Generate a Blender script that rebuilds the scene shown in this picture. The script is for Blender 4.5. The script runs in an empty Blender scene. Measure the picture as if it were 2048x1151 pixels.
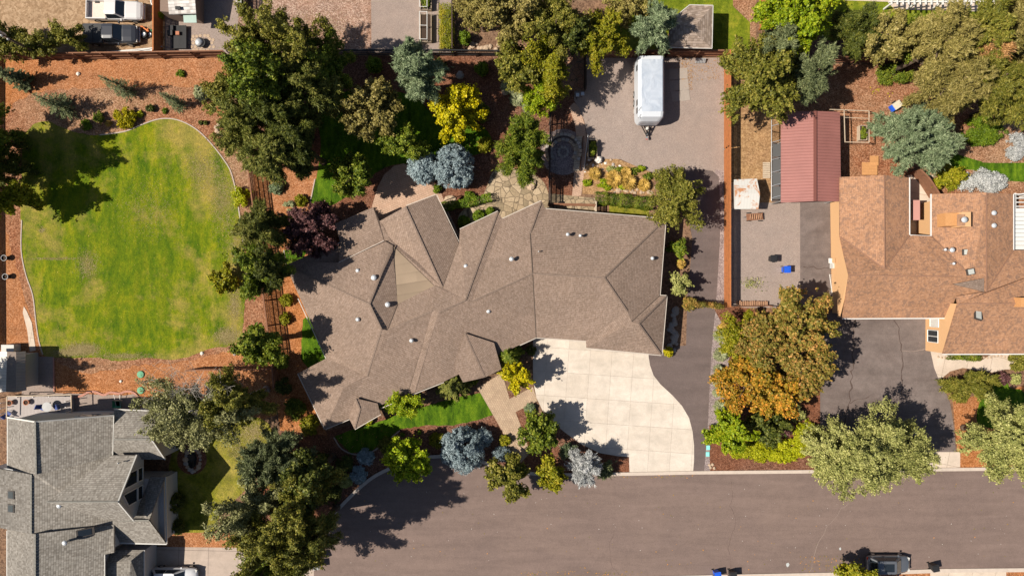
import bpy, math, random
import numpy as np
from mathutils import Vector
C = bpy.context.scene
COL = C.collection
R_ = math.radians
# ---------------------------------------------------------------- camera, sky, sun, exposure
SC = 0.052          # metres on the ground per photograph pixel
CH = 71.0           # height of the drone
cam = bpy.data.cameras.new('camera'); camo = bpy.data.objects.new('camera', cam); COL.objects.link(camo)
camo.location = (0, 0, CH); camo.rotation_euler = (0, 0, 0)
cam.sensor_width = 36; cam.lens = 36*CH/(2048*SC); cam.clip_start = 1; cam.clip_end = 2000
C.camera = camo
SUN_EL, SUN_AZ = 50.0, 8.0     # elevation; shadows run to the right and 8 degrees up
W = bpy.data.worlds.new('World'); C.world = W; W.use_nodes = True
wn = W.node_tree; sky = wn.nodes.new('ShaderNodeTexSky'); sky.sky_type = 'NISHITA'; sky.sun_disc = False
sky.sun_elevation = R_(SUN_EL); sky.sun_rotation = R_(262)
wn.links.new(sky.outputs[0], wn.nodes['Background'].inputs[0]); wn.nodes['Background'].inputs[1].default_value = 0.05
sl = bpy.data.lights.new('sun', 'SUN'); sl.energy = 4.8; sl.angle = R_(0.5); sl.color = (1.0, 0.92, 0.79)
so = bpy.data.objects.new('sun', sl); COL.objects.link(so)
sdir = Vector((-math.cos(R_(SUN_AZ))*math.cos(R_(SUN_EL)), -math.sin(R_(SUN_AZ))*math.cos(R_(SUN_EL)), math.sin(R_(SUN_EL))))
so.rotation_euler = sdir.to_track_quat('Z', 'Y').to_euler(); so.location = (-60, -10, 80)
C.view_settings.view_transform = 'Standard'; C.view_settings.look = 'None'; C.view_settings.gamma = 1
C.view_settings.exposure = 0.64
C.render.engine = 'CYCLES'
try:
    C.cycles.max_bounces = 5; C.cycles.diffuse_bounces = 3; C.cycles.transmission_bounces = 2; C.cycles.glossy_bounces = 2
except Exception: pass

# ---------------------------------------------------------------- helpers
def P(px, py, h=0.0):
    """a point of the place: where the line of sight of a photo pixel meets height h"""
    k = (CH-h)/CH*SC
    return Vector(((px-1024)*k, (575.5-py)*k, h))
ORG = {}
def _org(par):
    return ORG.get(par.name, Vector((0, 0, 0))) if par else Vector((0, 0, 0))
def tag(o, label=None, cat=None, group=None, kind=None):
    if label: o['label'] = label
    if cat: o['category'] = cat
    if group: o['group'] = group
    if kind: o['kind'] = kind
    return o
def thing(name, label, cat, loc, group=None, rotz=0):
    o = bpy.data.objects.new(name, None); COL.objects.link(o); o.empty_display_size = .3
    o.location = loc; o.rotation_euler = (0, 0, rotz)
    ORG[o.name] = Vector(loc)
    return tag(o, label, cat, group)
def copy_tree(o, par=None):
    c = o.copy(); COL.objects.link(c)
    if par: c.parent = par
    for ch in list(o.children): copy_tree(ch, c)
    return c
def dup(o, loc, rotz=0, label=None, scale=None):
    c = copy_tree(o); c.location = loc; c.rotation_euler = (0, 0, rotz)
    if scale: c.scale = (scale,)*3
    if label: c['label'] = label
    return c

class MB:
    def __init__(s): s.v = []; s.f = []; s.uv = None
    def add(s, vs, fs):
        n = len(s.v); s.v += [tuple(v) for v in vs]; s.f += [tuple(i+n for i in f) for f in fs]; return s
    def box(s, c, size, rz=0, rx=0, ry=0):
        x, y, z = [a/2 for a in size]; c = Vector(c)
        from mathutils import Euler
        m = Euler((rx, ry, rz)).to_matrix()
        vs = [m @ Vector((a*x, b*y, d*z)) + c for d in (-1, 1) for a, b in ((-1, -1), (1, -1), (1, 1), (-1, 1))]
        return s.add(vs, [(3, 2, 1, 0), (4, 5, 6, 7), (0, 1, 5, 4), (1, 2, 6, 5), (2, 3, 7, 6), (3, 0, 4, 7)])
    def beam(s, a, b, w, t):
        """rectangular bar from a to b: w across, t tall"""
        a = Vector(a); b = Vector(b); d = (b-a)
        if d.length < 1e-6: return s
        d.normalize(); u = Vector((-d.y, d.x, 0))
        if u.length < 1e-4: u = Vector((1, 0, 0))
        u.normalize(); n = d.cross(u); vs = []
        for p in (a, b):
            for i, j in ((-1, -1), (1, -1), (1, 1), (-1, 1)): vs.append(p+u*w/2*i+n*t/2*j)
        return s.add(vs, [(0, 1, 2, 3), (7, 6, 5, 4), (0, 4, 5, 1), (1, 5, 6, 2), (2, 6, 7, 3), (3, 7, 4, 0)])
    def prism(s, poly, z0, z1):
        n = len(poly); a = sum(poly[i][0]*poly[(i+1) % n][1]-poly[(i+1) % n][0]*poly[i][1] for i in range(n))
        if a < 0: poly = poly[::-1]
        vs = [(p[0], p[1], z0) for p in poly]+[(p[0], p[1], z1) for p in poly]
        return s.add(vs, [tuple(range(n-1, -1, -1)), tuple(range(n, 2*n))]+[(i, (i+1) % n, n+(i+1) % n, n+i) for i in range(n)])
    def sheet(s, poly, z):
        n = len(poly); a = sum(poly[i][0]*poly[(i+1) % n][1]-poly[(i+1) % n][0]*poly[i][1] for i in range(n))
        if a < 0: poly = poly[::-1]
        return s.add([(p[0], p[1], z) for p in poly], [tuple(range(n))])
    def slab(s, pts, t):
        """planar polygon pts (3D) thickened by vector t"""
        n = len(pts); t = Vector(t); p = [Vector(q) for q in pts]
        vs = p+[q+t for q in p]
        return s.add(vs, [tuple(range(n)), tuple(range(2*n-1, n-1, -1))]+[(i, n+i, n+(i+1) % n, (i+1) % n) for i in range(n)])
    def tube(s, a, b, r0, r1=None, n=8, caps=True):
        a = Vector(a); b = Vector(b); r1 = r0 if r1 is None else r1; d = b-a
        if d.length < 1e-6: return s
        q = d.to_track_quat('Z', 'Y'); vs = []
        for p, r in ((a, r0), (b, r1)):
            for i in range(n):
                t = 2*math.pi*i/n; vs.append(p+q @ Vector((math.cos(t)*r, math.sin(t)*r, 0)))
        fs = [(i, (i+1) % n, n+(i+1) % n, n+i) for i in range(n)]
        if caps: fs += [tuple(range(n-1, -1, -1)), tuple(range(n, 2*n))]
        return s.add(vs, fs)
    def lathe(s, c, prof, n=20, sx=1, sy=1, caps=True):
        c = Vector(c); vs = []; k = len(prof)
        for r, z in prof:
            for i in range(n):
                t = 2*math.pi*i/n; vs.append((c.x+math.cos(t)*r*sx, c.y+math.sin(t)*r*sy, c.z+z))
        fs = [(j*n+i, j*n+(i+1) % n, (j+1)*n+(i+1) % n, (j+1)*n+i) for j in range(k-1) for i in range(n)]
        if caps: fs += [tuple(range(n-1, -1, -1)), tuple(range((k-1)*n, k*n))]
        return s.add(vs, fs)
    def rock(s, c, r, rng, sq=.6, n=9, m=5):
        vs = []; c = Vector(c); r = r if hasattr(r, '__len__') else (r, r, r*sq)
        ph = rng.random()*6
        for j in range(m+1):
            t = math.pi*j/m
            for i in range(n):
                a = 2*math.pi*i/n+ph; k = 1+rng.uniform(-.16, .16)
                if j in (0, m): k = 1
                vs.append((c.x+r[0]*k*math.sin(t)*math.cos(a), c.y+r[1]*k*math.sin(t)*math.sin(a), c.z+r[2]*k*math.cos(t)))
        fs = [((j+1)*n+i, (j+1)*n+(i+1) % n, j*n+(i+1) % n, j*n+i) for j in range(m) for i in range(n)]
        return s.add(vs, fs)
    def path(s, pts, r, n=6):
        for a, b in zip(pts[:-1], pts[1:]): s.tube(a, b, r, r, n)
        return s
    def build(s, name, mat, par=None, smooth=False, loc=None, cat=None, label=None, group=None, kind=None):
        """one mesh object; verts are given in world space and stored relative to its thing"""
        me = bpy.data.meshes.new(name); org = _org(par) if par else Vector(loc or (0, 0, 0))
        me.from_pydata([(v[0]-org.x, v[1]-org.y, v[2]-org.z) for v in s.v], [], s.f)
        if s.uv is not None:
            l = me.uv_layers.new(name='UVMap'); k = 0
            for f in s.uv:
                for u in f: l.data[k].uv = u; k += 1
        me.materials.append(mat)
        if smooth: me.polygons.foreach_set('use_smooth', [True]*len(me.polygons))
        me.update()
        o = bpy.data.objects.new(name, me); COL.objects.link(o)
        if par: o.parent = par; ORG[o.name] = org
        else: o.location = org; ORG[o.name] = org
        if loc is not None and par is None: pass
        return tag(o, label, cat, group, kind)

def offset(poly, d):
    """shrink a world polygon (list of xy) by d"""
    n = len(poly); p = [Vector((q[0], q[1])) for q in poly]
    a = sum(p[i].x*p[(i+1) % n].y-p[(i+1) % n].x*p[i].y for i in range(n)); sg = 1 if a > 0 else -1; out = []
    for i in range(n):
        e0 = (p[i]-p[i-1]).normalized(); e1 = (p[(i+1) % n]-p[i]).normalized()
        n0 = Vector((-e0.y, e0.x))*sg; n1 = Vector((-e1.y, e1.x))*sg; m = n0+n1
        m = m/max(m.dot(n0), .35) if m.length > 1e-3 else n0
        out.append(p[i]+m*d)
    return out
def smooth(pts, k=5, closed=True):
    n = len(pts); out = []
    for i in (range(n) if closed else range(n-1)):
        g = (lambda j: pts[j % n]) if closed else (lambda j: pts[min(max(j, 0), n-1)])
        p0, p1, p2, p3 = g(i-1), g(i), g(i+1), g(i+2)
        for q in range(k):
            t = q/k
            out.append(tuple(.5*((2*p1[c])+(-p0[c]+p2[c])*t+(2*p0[c]-5*p1[c]+4*p2[c]-p3[c])*t*t+(-p0[c]+3*p1[c]-3*p2[c]+p3[c])*t**3) for c in (0, 1)))
    if not closed: out.append(pts[-1])
    return out
def W2(pts): return [tuple(P(x, y)[:2]) for x, y in pts]
def strip(pts, w):
    """closed outline of a band of width w (metres) round a world polyline"""
    L = []; Rr = []; n = len(pts)
    for i in range(n):
        a = Vector(pts[max(i-1, 0)][:2]); b = Vector(pts[min(i+1, n-1)][:2]); d = (b-a).normalized(); q = Vector((-d.y, d.x))*w/2; c = Vector(pts[i][:2])
        L.append(tuple(c+q)); Rr.append(tuple(c-q))
    return L, Rr
def band(mb, pts, w, z0, z1):
    L, Rr = strip(pts, w); n = len(L)
    vs = [(p[0], p[1], z0) for p in L]+[(p[0], p[1], z0) for p in Rr]+[(p[0], p[1], z1) for p in L]+[(p[0], p[1], z1) for p in Rr]
    fs = []
    for i in range(n-1):
        fs += [(2*n+i, 3*n+i, 3*n+i+1, 2*n+i+1), (i, 2*n+i, 2*n+i+1, i+1), (n+i+1, 3*n+i+1, 3*n+i, n+i)]
    fs += [(0, n, 3*n, 2*n), (2*n-1, n-1, 3*n-1, 4*n-1)]
    return mb.add(vs, fs)

# ---------------------------------------------------------------- materials
def _nt(name):
    m = bpy.data.materials.new(name); m.use_nodes = True; nt = m.node_tree; return m, nt, nt.nodes['Principled BSDF']
def nd(nt, t, props=None, **ins):
    n = nt.nodes.new(t)
    for k, v in (props or {}).items(): setattr(n, k, v)
    for k, v in ins.items():
        k = int(k[1:]) if k[0] == '_' and k[1:].isdigit() else k.replace('_', ' ')
        s = n.inputs[k]
        if isinstance(v, bpy.types.NodeSocket): nt.links.new(v, s)
        else: s.default_value = v
    return n
def rgb(c): return (c[0], c[1], c[2], 1)
def mix(nt, f, a, b, bt='MIX'):
    n = nt.nodes.new('ShaderNodeMix'); n.data_type = 'RGBA'; n.blend_type = bt
    for i, v in ((0, f), (6, a), (7, b)):
        if isinstance(v, bpy.types.NodeSocket): nt.links.new(v, n.inputs[i])
        else: n.inputs[i].default_value = v if i == 0 else rgb(v)
    return n.outputs[2]
def ramp(nt, f, stops, interp='LINEAR'):
    n = nt.nodes.new('ShaderNodeValToRGB'); cr = n.color_ramp; cr.interpolation = interp
    while len(cr.elements) < len(stops): cr.elements.new(.5)
    for e, (p, c) in zip(cr.elements, stops): e.position = p; e.color = rgb(c) if hasattr(c, '__len__') else (c, c, c, 1)
    nt.links.new(f, n.inputs[0]); return n.outputs[0]
def noise(nt, co, sc, det=3, rough=.5, dist=0): return nd(nt, 'ShaderNodeTexNoise', None, Vector=co, Scale=sc, Detail=det, Roughness=rough, Distortion=dist).outputs[0]
def coords(nt, scale=(1, 1, 1), rot=0, kind='Object', loc=(0, 0, 0)):
    tc = nt.nodes.new('ShaderNodeTexCoord'); mp = nt.nodes.new('ShaderNodeMapping')
    mp.inputs['Scale'].default_value = scale; mp.inputs['Rotation'].default_value = (0, 0, rot); mp.inputs['Location'].default_value = loc
    nt.links.new(tc.outputs[kind], mp.inputs[0]); return mp.outputs[0]
def bump(nt, b, h, dist=.05, st=1.0):
    n = nd(nt, 'ShaderNodeBump', None, Height=h, Strength=st, Distance=dist); nt.links.new(n.outputs[0], b.inputs['Normal'])
def fin(nt, b, col, rough=.9, spec=.2):
    if isinstance(col, bpy.types.NodeSocket): nt.links.new(col, b.inputs['Base Color'])
    else: b.inputs['Base Color'].default_value = rgb(col)
    b.inputs['Roughness'].default_value = rough; b.inputs['Specular IOR Level'].default_value = spec
def plain(name, c, rough=.6, metal=0, spec=.4, var=.12, sc=6, bm=0):
    m, nt, b = _nt(name); co = coords(nt)
    f = noise(nt, co, sc, 4, .6)
    col = mix(nt, f, [x*(1-var*1.6) for x in c], [min(1, x*(1+var)) for x in c]); fin(nt, b, col, rough, spec)
    b.inputs['Metallic'].default_value = metal
    if bm: bump(nt, b, f, bm)
    return m
def chips(name, cols, alt=None, sc=8, bd=.06, dark=.35, big=.12):
    """bark mulch / gravel: cells of random colour, large patches of a second palette"""
    m, nt, b = _nt(name); co = coords(nt)
    wob = nd(nt, 'ShaderNodeMix', {'data_type': 'RGBA'}); wob.inputs[0].default_value = .06
    nt.links.new(co, wob.inputs[6]); nt.links.new(nd(nt, 'ShaderNodeTexNoise', None, Vector=co, Scale=4.0).outputs[1], wob.inputs[7])
    v = nd(nt, 'ShaderNodeTexVoronoi', None, Vector=wob.outputs[2], Scale=sc)
    sep = nd(nt, 'ShaderNodeSeparateColor', None, _0=v.outputs['Color'])
    st = [(i/(len(cols)-1), c) for i, c in enumerate(cols)]
    c1 = ramp(nt, sep.outputs[0], st)
    big_n = noise(nt, co, big, 4, .6); 
    if alt: 
        c2 = ramp(nt, sep.outputs[0], [(i/(len(alt)-1), c) for i, c in enumerate(alt)])
        c1 = mix(nt, ramp(nt, big_n, [(.38, 0), (.62, 1)]), c1, c2)
    md = noise(nt, co, .8, 7, .68)
    q_ = .72 if dark < .6 else .9
    c1 = mix(nt, 1.0, c1, ramp(nt, md, [(.25, (q_,)*3), (.7, (1.12, 1.1, 1.08))]), 'MULTIPLY')
    fn = noise(nt, co, sc*1.7, 2, .7)
    c1 = mix(nt, 1.0, c1, ramp(nt, fn, [(.3, (dark+.3,)*3), (.65, (1.2,)*3)]), 'MULTIPLY')
    fin(nt, b, c1, .95, .15); bump(nt, b, fn, bd)
    return m
def lawn(name, lo, mid, hi, dry, drylo=.5, dryhi=.68, stripes=0, seed=0, rot=0, mid_at=None):
    m, nt, b = _nt(name); co = coords(nt, loc=(seed*7.3, seed*3.1, 0), rot=rot)
    st_ = nd(nt, 'ShaderNodeMapping', None, Vector=co); st_.inputs['Scale'].default_value = (1.5, .5, 1) if stripes else (1, 1, 1)
    f1 = noise(nt, st_.outputs[0], .7, 11, .74, .1)
    c = ramp(nt, f1, [(.38, lo), (.5, mid), (.61, hi)])
    f2 = noise(nt, co, .17, 10, .72, .15)
    if mid_at:
        q = nd(nt, 'ShaderNodeVectorMath', {'operation': 'SUBTRACT'}, _0=coords(nt), _1=(mid_at[0], mid_at[1], 0)).outputs[0]
        q = nd(nt, 'ShaderNodeVectorMath', {'operation': 'DIVIDE'}, _0=q, _1=(mid_at[2], mid_at[3], 1)).outputs[0]
        ln = nd(nt, 'ShaderNodeVectorMath', {'operation': 'LENGTH'}, _0=q).outputs['Value']
        f2 = nd(nt, 'ShaderNodeMath', {'operation': 'MULTIPLY_ADD'}, _0=nd(nt, 'ShaderNodeMath', {'operation': 'SUBTRACT'}, _0=ln, _1=.62).outputs[0], _1=.17, _2=f2).outputs[0]
        c = mix(nt, ramp(nt, ln, [(.2, .3), (.75, 0)]), c, lo)
    c = mix(nt, ramp(nt, f2, [(drylo, 0), (dryhi, .85)]), c, dry)
    if stripes:
        s = nd(nt, 'ShaderNodeTexWave', {'bands_direction': 'X'}, Vector=co, Scale=stripes, Distortion=3.5, Detail=4.0, Detail_Scale=.8).outputs[1]
        c = mix(nt, 1.0, c, ramp(nt, s, [(.1, (.84, .9, .85)), (.75, (1.06, 1.04, 1.04))]), 'MULTIPLY')
    f3 = noise(nt, co, 6.5, 4, .8); f4 = noise(nt, co, 2.2, 4, .7)
    c = mix(nt, 1.0, c, ramp(nt, f3, [(.28, (.6, .64, .6)), (.5, (.98,)*3), (.72, (1.38, 1.34, 1.2))]), 'MULTIPLY')
    c = mix(nt, 1.0, c, ramp(nt, f4, [(.3, (.75, .8, .8)), (.7, (1.2, 1.15, 1.05))]), 'MULTIPLY')
    fin(nt, b, c, .9, .15); bump(nt, b, f3, .12, .8); return m
def asphalt(name, c, patch, mott=.1, cr=0):
    m, nt, b = _nt(name); co = coords(nt)
    f = noise(nt, co, 14, 3, .8); g = noise(nt, coords(nt, (1, 1.7, 1)), .12, 6, .6, .6); k = noise(nt, co, 1.3, 4, .6)
    col = mix(nt, ramp(nt, g, [(.35, 0), (.65, 1)]), c, patch)
    col = mix(nt, 1.0, col, ramp(nt, f, [(.2, (.72,)*3), (.5, (1,)*3), (.8, (1.32,)*3)]), 'MULTIPLY')
    col = mix(nt, 1.0, col, ramp(nt, k, [(.3, (1-mott,)*3), (.7, (1+mott,)*3)]), 'MULTIPLY')
    w = noise(nt, coords(nt, (.25, 2.2, 1)), .5, 4, .6, .3); col = mix(nt, 1.0, col, ramp(nt, w, [(.35, (.9,)*3), (.65, (1.07,)*3)]), 'MULTIPLY')
    sp = noise(nt, coords(nt, loc=(3, 8, 0)), .9, 3, .5); col = mix(nt, ramp(nt, sp, [(.68, 0), (.76, .35)]), col, [x*.6 for x in c])
    fin(nt, b, col, .85, .25); bump(nt, b, f, .015); return m
def slabs(name, c1, c2, w, h, rot, mort=(.25, .22, .2), ms=.02, off=0.0, seed=(0, 0, 0), bd=.01):
    m, nt, b = _nt(name); co = coords(nt, rot=rot, loc=seed)
    br = nd(nt, 'ShaderNodeTexBrick', {'offset': off, 'squash': 1}, Vector=co, Color1=rgb(c1), Color2=rgb(c2), Mortar=rgb(mort), Scale=1.0, Mortar_Size=ms, Mortar_Smooth=.1, Bias=0.0, Brick_Width=w, Row_Height=h)
    k = noise(nt, co, .9, 6, .65, .4); f = noise(nt, co, 12, 3, .7)
    col = mix(nt, 1.0, br.outputs[0], ramp(nt, k, [(.3, (.86, .86, .85)), (.65, (1.07, 1.06, 1.05))]), 'MULTIPLY')
    col = mix(nt, 1.0, col, ramp(nt, f, [(.25, (.9,)*3), (.75, (1.08,)*3)]), 'MULTIPLY')
    sp = noise(nt, coords(nt, loc=(5, 2, 0)), 1.1, 4, .6); col = mix(nt, ramp(nt, sp, [(.7, 0), (.76, .35)]), col, [x*.7 for x in c1])
    sw = noise(nt, coords(nt, (.4, 1.4, 1), rot=.9), .6, 5, .7, .6); col = mix(nt, 1.0, col, ramp(nt, sw, [(.3, (.92, .91, .9)), (.7, (1.05, 1.05, 1.06))]), 'MULTIPLY')
    fin(nt, b, col, .85, .25); bump(nt, b, br.outputs[1], -bd); return m
def flags(name, cols, sc=1.1, mort=(.12, .09, .06)):
    m, nt, b = _nt(name); co = coords(nt)
    v = nd(nt, 'ShaderNodeTexVoronoi', None, Vector=co, Scale=sc); e = nd(nt, 'ShaderNodeTexVoronoi', {'feature': 'DISTANCE_TO_EDGE'}, Vector=co, Scale=sc)
    sep = nd(nt, 'ShaderNodeSeparateColor', None, _0=v.outputs['Color'])
    c = ramp(nt, sep.outputs[0], [(i/(len(cols)-1), q) for i, q in enumerate(cols)])
    c = mix(nt, 1.0, c, ramp(nt, noise(nt, co, 5, 5, .7), [(.3, (.7,)*3), (.7, (1.2,)*3)]), 'MULTIPLY')
    c = mix(nt, ramp(nt, e.outputs[0], [(.02, 0), (.06, 1)]), mort, c)
    fin(nt, b, c, .9, .2); bump(nt, b, e.outputs[0], .02); return m
def shingle(name, cols, row=.27, wid=.5, blotch=None, line=.5, bd=.05, big=None):
    m, nt, b = _nt(name); tc = nt.nodes.new('ShaderNodeUVMap'); co = tc.outputs[0]
    br = nd(nt, 'ShaderNodeTexBrick', {'offset': .5}, Vector=co, Color1=(0, 0, 0, 1), Color2=(1, 1, 1, 1), Mortar=(.5, .5, .5, 1), Scale=1.0, Mortar_Size=.001, Brick_Width=wid, Row_Height=row)
    sep = nd(nt, 'ShaderNodeSeparateXYZ', None, _0=co)
    fr = nd(nt, 'ShaderNodeMath', {'operation': 'FRACT'}, _0=nd(nt, 'ShaderNodeMath', {'operation': 'DIVIDE'}, _0=sep.outputs[1], _1=row).outputs[0]).outputs[0]
    rnd = nd(nt, 'ShaderNodeTexWhiteNoise', None, Vector=nd(nt, 'ShaderNodeVectorMath', {'operation': 'SNAP'}, _0=co, _1=(wid*.6, row, 1)).outputs[0]).outputs[0]
    c = ramp(nt, rnd, [(i/(len(cols)-1), q) for i, q in enumerate(cols)])
    c = mix(nt, .1, c, br.outputs[0], 'OVERLAY')
    if blotch:
        v = noise(nt, coords(nt, (1, 1, 1), kind='UV'), 2.3, 4, .75, 1.2)
        c = mix(nt, ramp(nt, v, [(.5, 0), (.57, .8)]), c, blotch)
    g = noise(nt, co, .22, 5, .6); c = mix(nt, 1.0, c, ramp(nt, g, [(.3, (.88,)*3), (.7, (1.1, 1.09, 1.08))]), 'MULTIPLY')
    c = mix(nt, 1.0, c, ramp(nt, fr, [(0, (line,)*3), (.22, (1,)*3), (1, (1.05,)*3)]), 'MULTIPLY')
    fin(nt, b, c, .92, .15)
    h = nd(nt, 'ShaderNodeMath', {'operation': 'SUBTRACT'}, _0=1.0, _1=fr).outputs[0]
    bump(nt, b, h, bd, .9); return m
def leafmat(name, c1, c2, c3=None, tr=.2, rough=.55):
    m, nt, b = _nt(name); at = nd(nt, 'ShaderNodeAttribute', {'attribute_name': 'tint'})
    oi = nt.nodes.new('ShaderNodeObjectInfo')
    st = [(0.0, c1), (.55, c2), (1.0, c3 or c2)]
    c = ramp(nt, at.outputs['Fac'], st)
    hs = nd(nt, 'ShaderNodeHueSaturation', None, Color=c, Hue=.5, Saturation=1.0)
    vv = nd(nt, 'ShaderNodeMapRange', None, Value=oi.outputs['Random'], To_Min=.88, To_Max=1.12); nt.links.new(vv.outputs[0], hs.inputs['Value'])
    fin(nt, b, hs.outputs[0], rough, .25)
    t = nt.nodes.new('ShaderNodeBsdfTranslucent'); nt.links.new(hs.outputs[0], t.inputs[0])
    mx = nt.nodes.new('ShaderNodeMixShader'); mx.inputs[0].default_value = tr
    nt.links.new(b.outputs[0], mx.inputs[1]); nt.links.new(t.outputs[0], mx.inputs[2])
    nt.links.new(mx.outputs[0], nt.nodes['Material Output'].inputs[0]); return m
# ---------------------------------------------------------------- foliage
def leaf_mesh(name, pos, nrm, along, L, Wd, tint, org):
    nrm = nrm/np.maximum(np.linalg.norm(nrm, axis=1, keepdims=True), 1e-6)
    a = along-nrm*np.sum(along*nrm, 1, keepdims=True); a /= np.maximum(np.linalg.norm(a, axis=1, keepdims=True), 1e-6)
    b = np.cross(nrm, a); L = np.asarray(L).reshape(-1, 1); Wd = np.asarray(Wd).reshape(-1, 1)
    p = pos-np.array(org)
    v = np.stack([p-a*L*.5, p+b*Wd*.5-a*L*.08, p+a*L*.5, p-b*Wd*.5-a*L*.08], 1).reshape(-1, 3).astype(np.float32)
    n = len(pos); me = bpy.data.meshes.new(name)
    me.vertices.add(4*n); me.vertices.foreach_set('co', v.ravel())
    me.loops.add(4*n); me.loops.foreach_set('vertex_index', np.arange(4*n, dtype=np.int32))
    me.polygons.add(n); me.polygons.foreach_set('loop_start', np.arange(0, 4*n, 4, dtype=np.int32)); me.polygons.foreach_set('loop_total', np.full(n, 4, dtype=np.int32))
    at = me.attributes.new('tint', 'FLOAT', 'POINT'); at.data.foreach_set('value', np.repeat(np.clip(tint, 0, 1), 4).astype(np.float32))
    me.update(); return me
def rdir(rg, n, zmin=-1):
    z = rg.uniform(zmin, 1, n); t = rg.uniform(0, 2*np.pi, n); r = np.sqrt(np.maximum(0, 1-z*z))
    return np.stack([r*np.cos(t), r*np.sin(t), z], 1)

# style: leaf length, width ratio, clump size as a share of the radius, leaves per square metre, how open, how lumpy
STY = {
 'broad': dict(l=.22, w=.75, cl=.1, d=80, o=.38, lump=.4, min=.28, spread=.165),
 'fine':  dict(l=.17, w=.6, cl=.095, d=102, o=.36, lump=.42, min=.25, spread=.15),
 'maple': dict(l=.22, w=.8, cl=.12, d=85, o=.35, lump=.4, min=.25, nbk=9, spread=.15),
 'spiky': dict(l=.2, w=.5, cl=.08, d=105, o=.3, lump=.55, min=.28, spread=.11, nbk=6),
 'dome':  dict(l=.24, w=.26, cl=.09, d=170, o=.55, lump=.1, min=.2, spread=.22, nb=30),
 'birch': dict(l=.17, w=.6, cl=.09, d=70, o=.25, lump=.4, min=.26),
 'pine':  dict(l=.34, w=.2, cl=.085, d=120, o=.35, lump=.34, min=.3, spread=.15),
 'shrub': dict(l=.13, w=.65, cl=.2, d=190, o=.5, lump=.16, min=.11, spread=.25, nb=20),
 'clip':  dict(l=.1, w=.7, cl=.18, d=330, o=.75, lump=.05, min=.09, spread=.35, nb=60),
}
def crown_arrays(rg, c, R, style, zmin=-.45, dens=1.0):
    s = STY[style]; R = np.array(R, float); Rm = (R[0]*R[1]*R[2])**(1/3)
    area = 4*np.pi*Rm*Rm
    rc0 = max(s['cl']*Rm, s['min']); K = int(np.clip(area/(rc0*rc0*1.35), 14, 1100))
    nb = int(np.clip(s.get('nb', 9)+Rm*s.get('nbk', 7), 9, 90)); bd = rdir(rg, nb, zmin)
    bl = rg.uniform(1-s['lump']*1.1, 1+s['lump']*.55, nb); j = rg.integers(0, nb, K); sp = s.get('spread', .17)
    t = 1-(1-s['o'])*rg.uniform(0, 1, K)**1.5
    d = bd[j]+rg.normal(0, sp, (K, 3))*(1.25-t*.55)[:, None]; 
    dn = d/np.linalg.norm(d, axis=1, keepdims=True); dn[:, 2] = np.maximum(dn[:, 2], zmin-.15); d = dn
    u = t*bl[j]
    cc = d*R*(u*(1.06-rc0/Rm*.4))[:, None]
    rc = rc0*rg.uniform(.55, 1.3, K)*(1.25-.5*t); ctint = np.clip(rg.uniform(.0, 1., nb)[j]*.5+rg.uniform(0, .55, K), 0, 1)
    n = (rc**2*4*np.pi*s['d']*.5*dens).astype(int)+4
    idx = np.repeat(np.arange(K), n); N = len(idx)
    dd = rdir(rg, N, -.6); rr = rg.uniform(.3, 1, N)**.5*(1+.16*rg.standard_normal(N)); fly = rg.random(N) < .22; rr[fly] *= rg.uniform(1.1, 1.9, fly.sum())
    off = dd*(rc[idx]*rr)[:, None]*np.array([1, 1, .75])
    if style not in ('shrub', 'clip', 'dome'):     # sprays drawn out along their branch, ending in a point
        ax = d[idx]; pr = np.sum(off*ax, 1, keepdims=True); lat = off-ax*pr; sgn = np.clip(pr/rc[idx][:, None], -1, 1)
        off = ax*pr*1.55+lat*(.85-.35*sgn)
    pos = cc[idx]+off
    tint = ctint[idx]*.4+rg.uniform(0, 1, N)**1.3*.7
    if style == 'pine':
        al = dd+d[idx]*.5+rg.normal(0, .35, (N, 3)); nr = rdir(rg, N)+np.array([0, 0, .6])
        L = s['l']*rg.uniform(.7, 1.3, N); Wd = L*s['w']
    else:
        nr = dd*.7+d[idx]*.35+np.array([0, 0, .3])+rg.normal(0, .75, (N, 3)); al = rg.normal(0, 1, (N, 3))
        L = s['l']*rg.uniform(.6, 1.35, N); Wd = L*s['w']
    return pos+np.array(c), nr, al, L, Wd, tint, cc+np.array(c)
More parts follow.
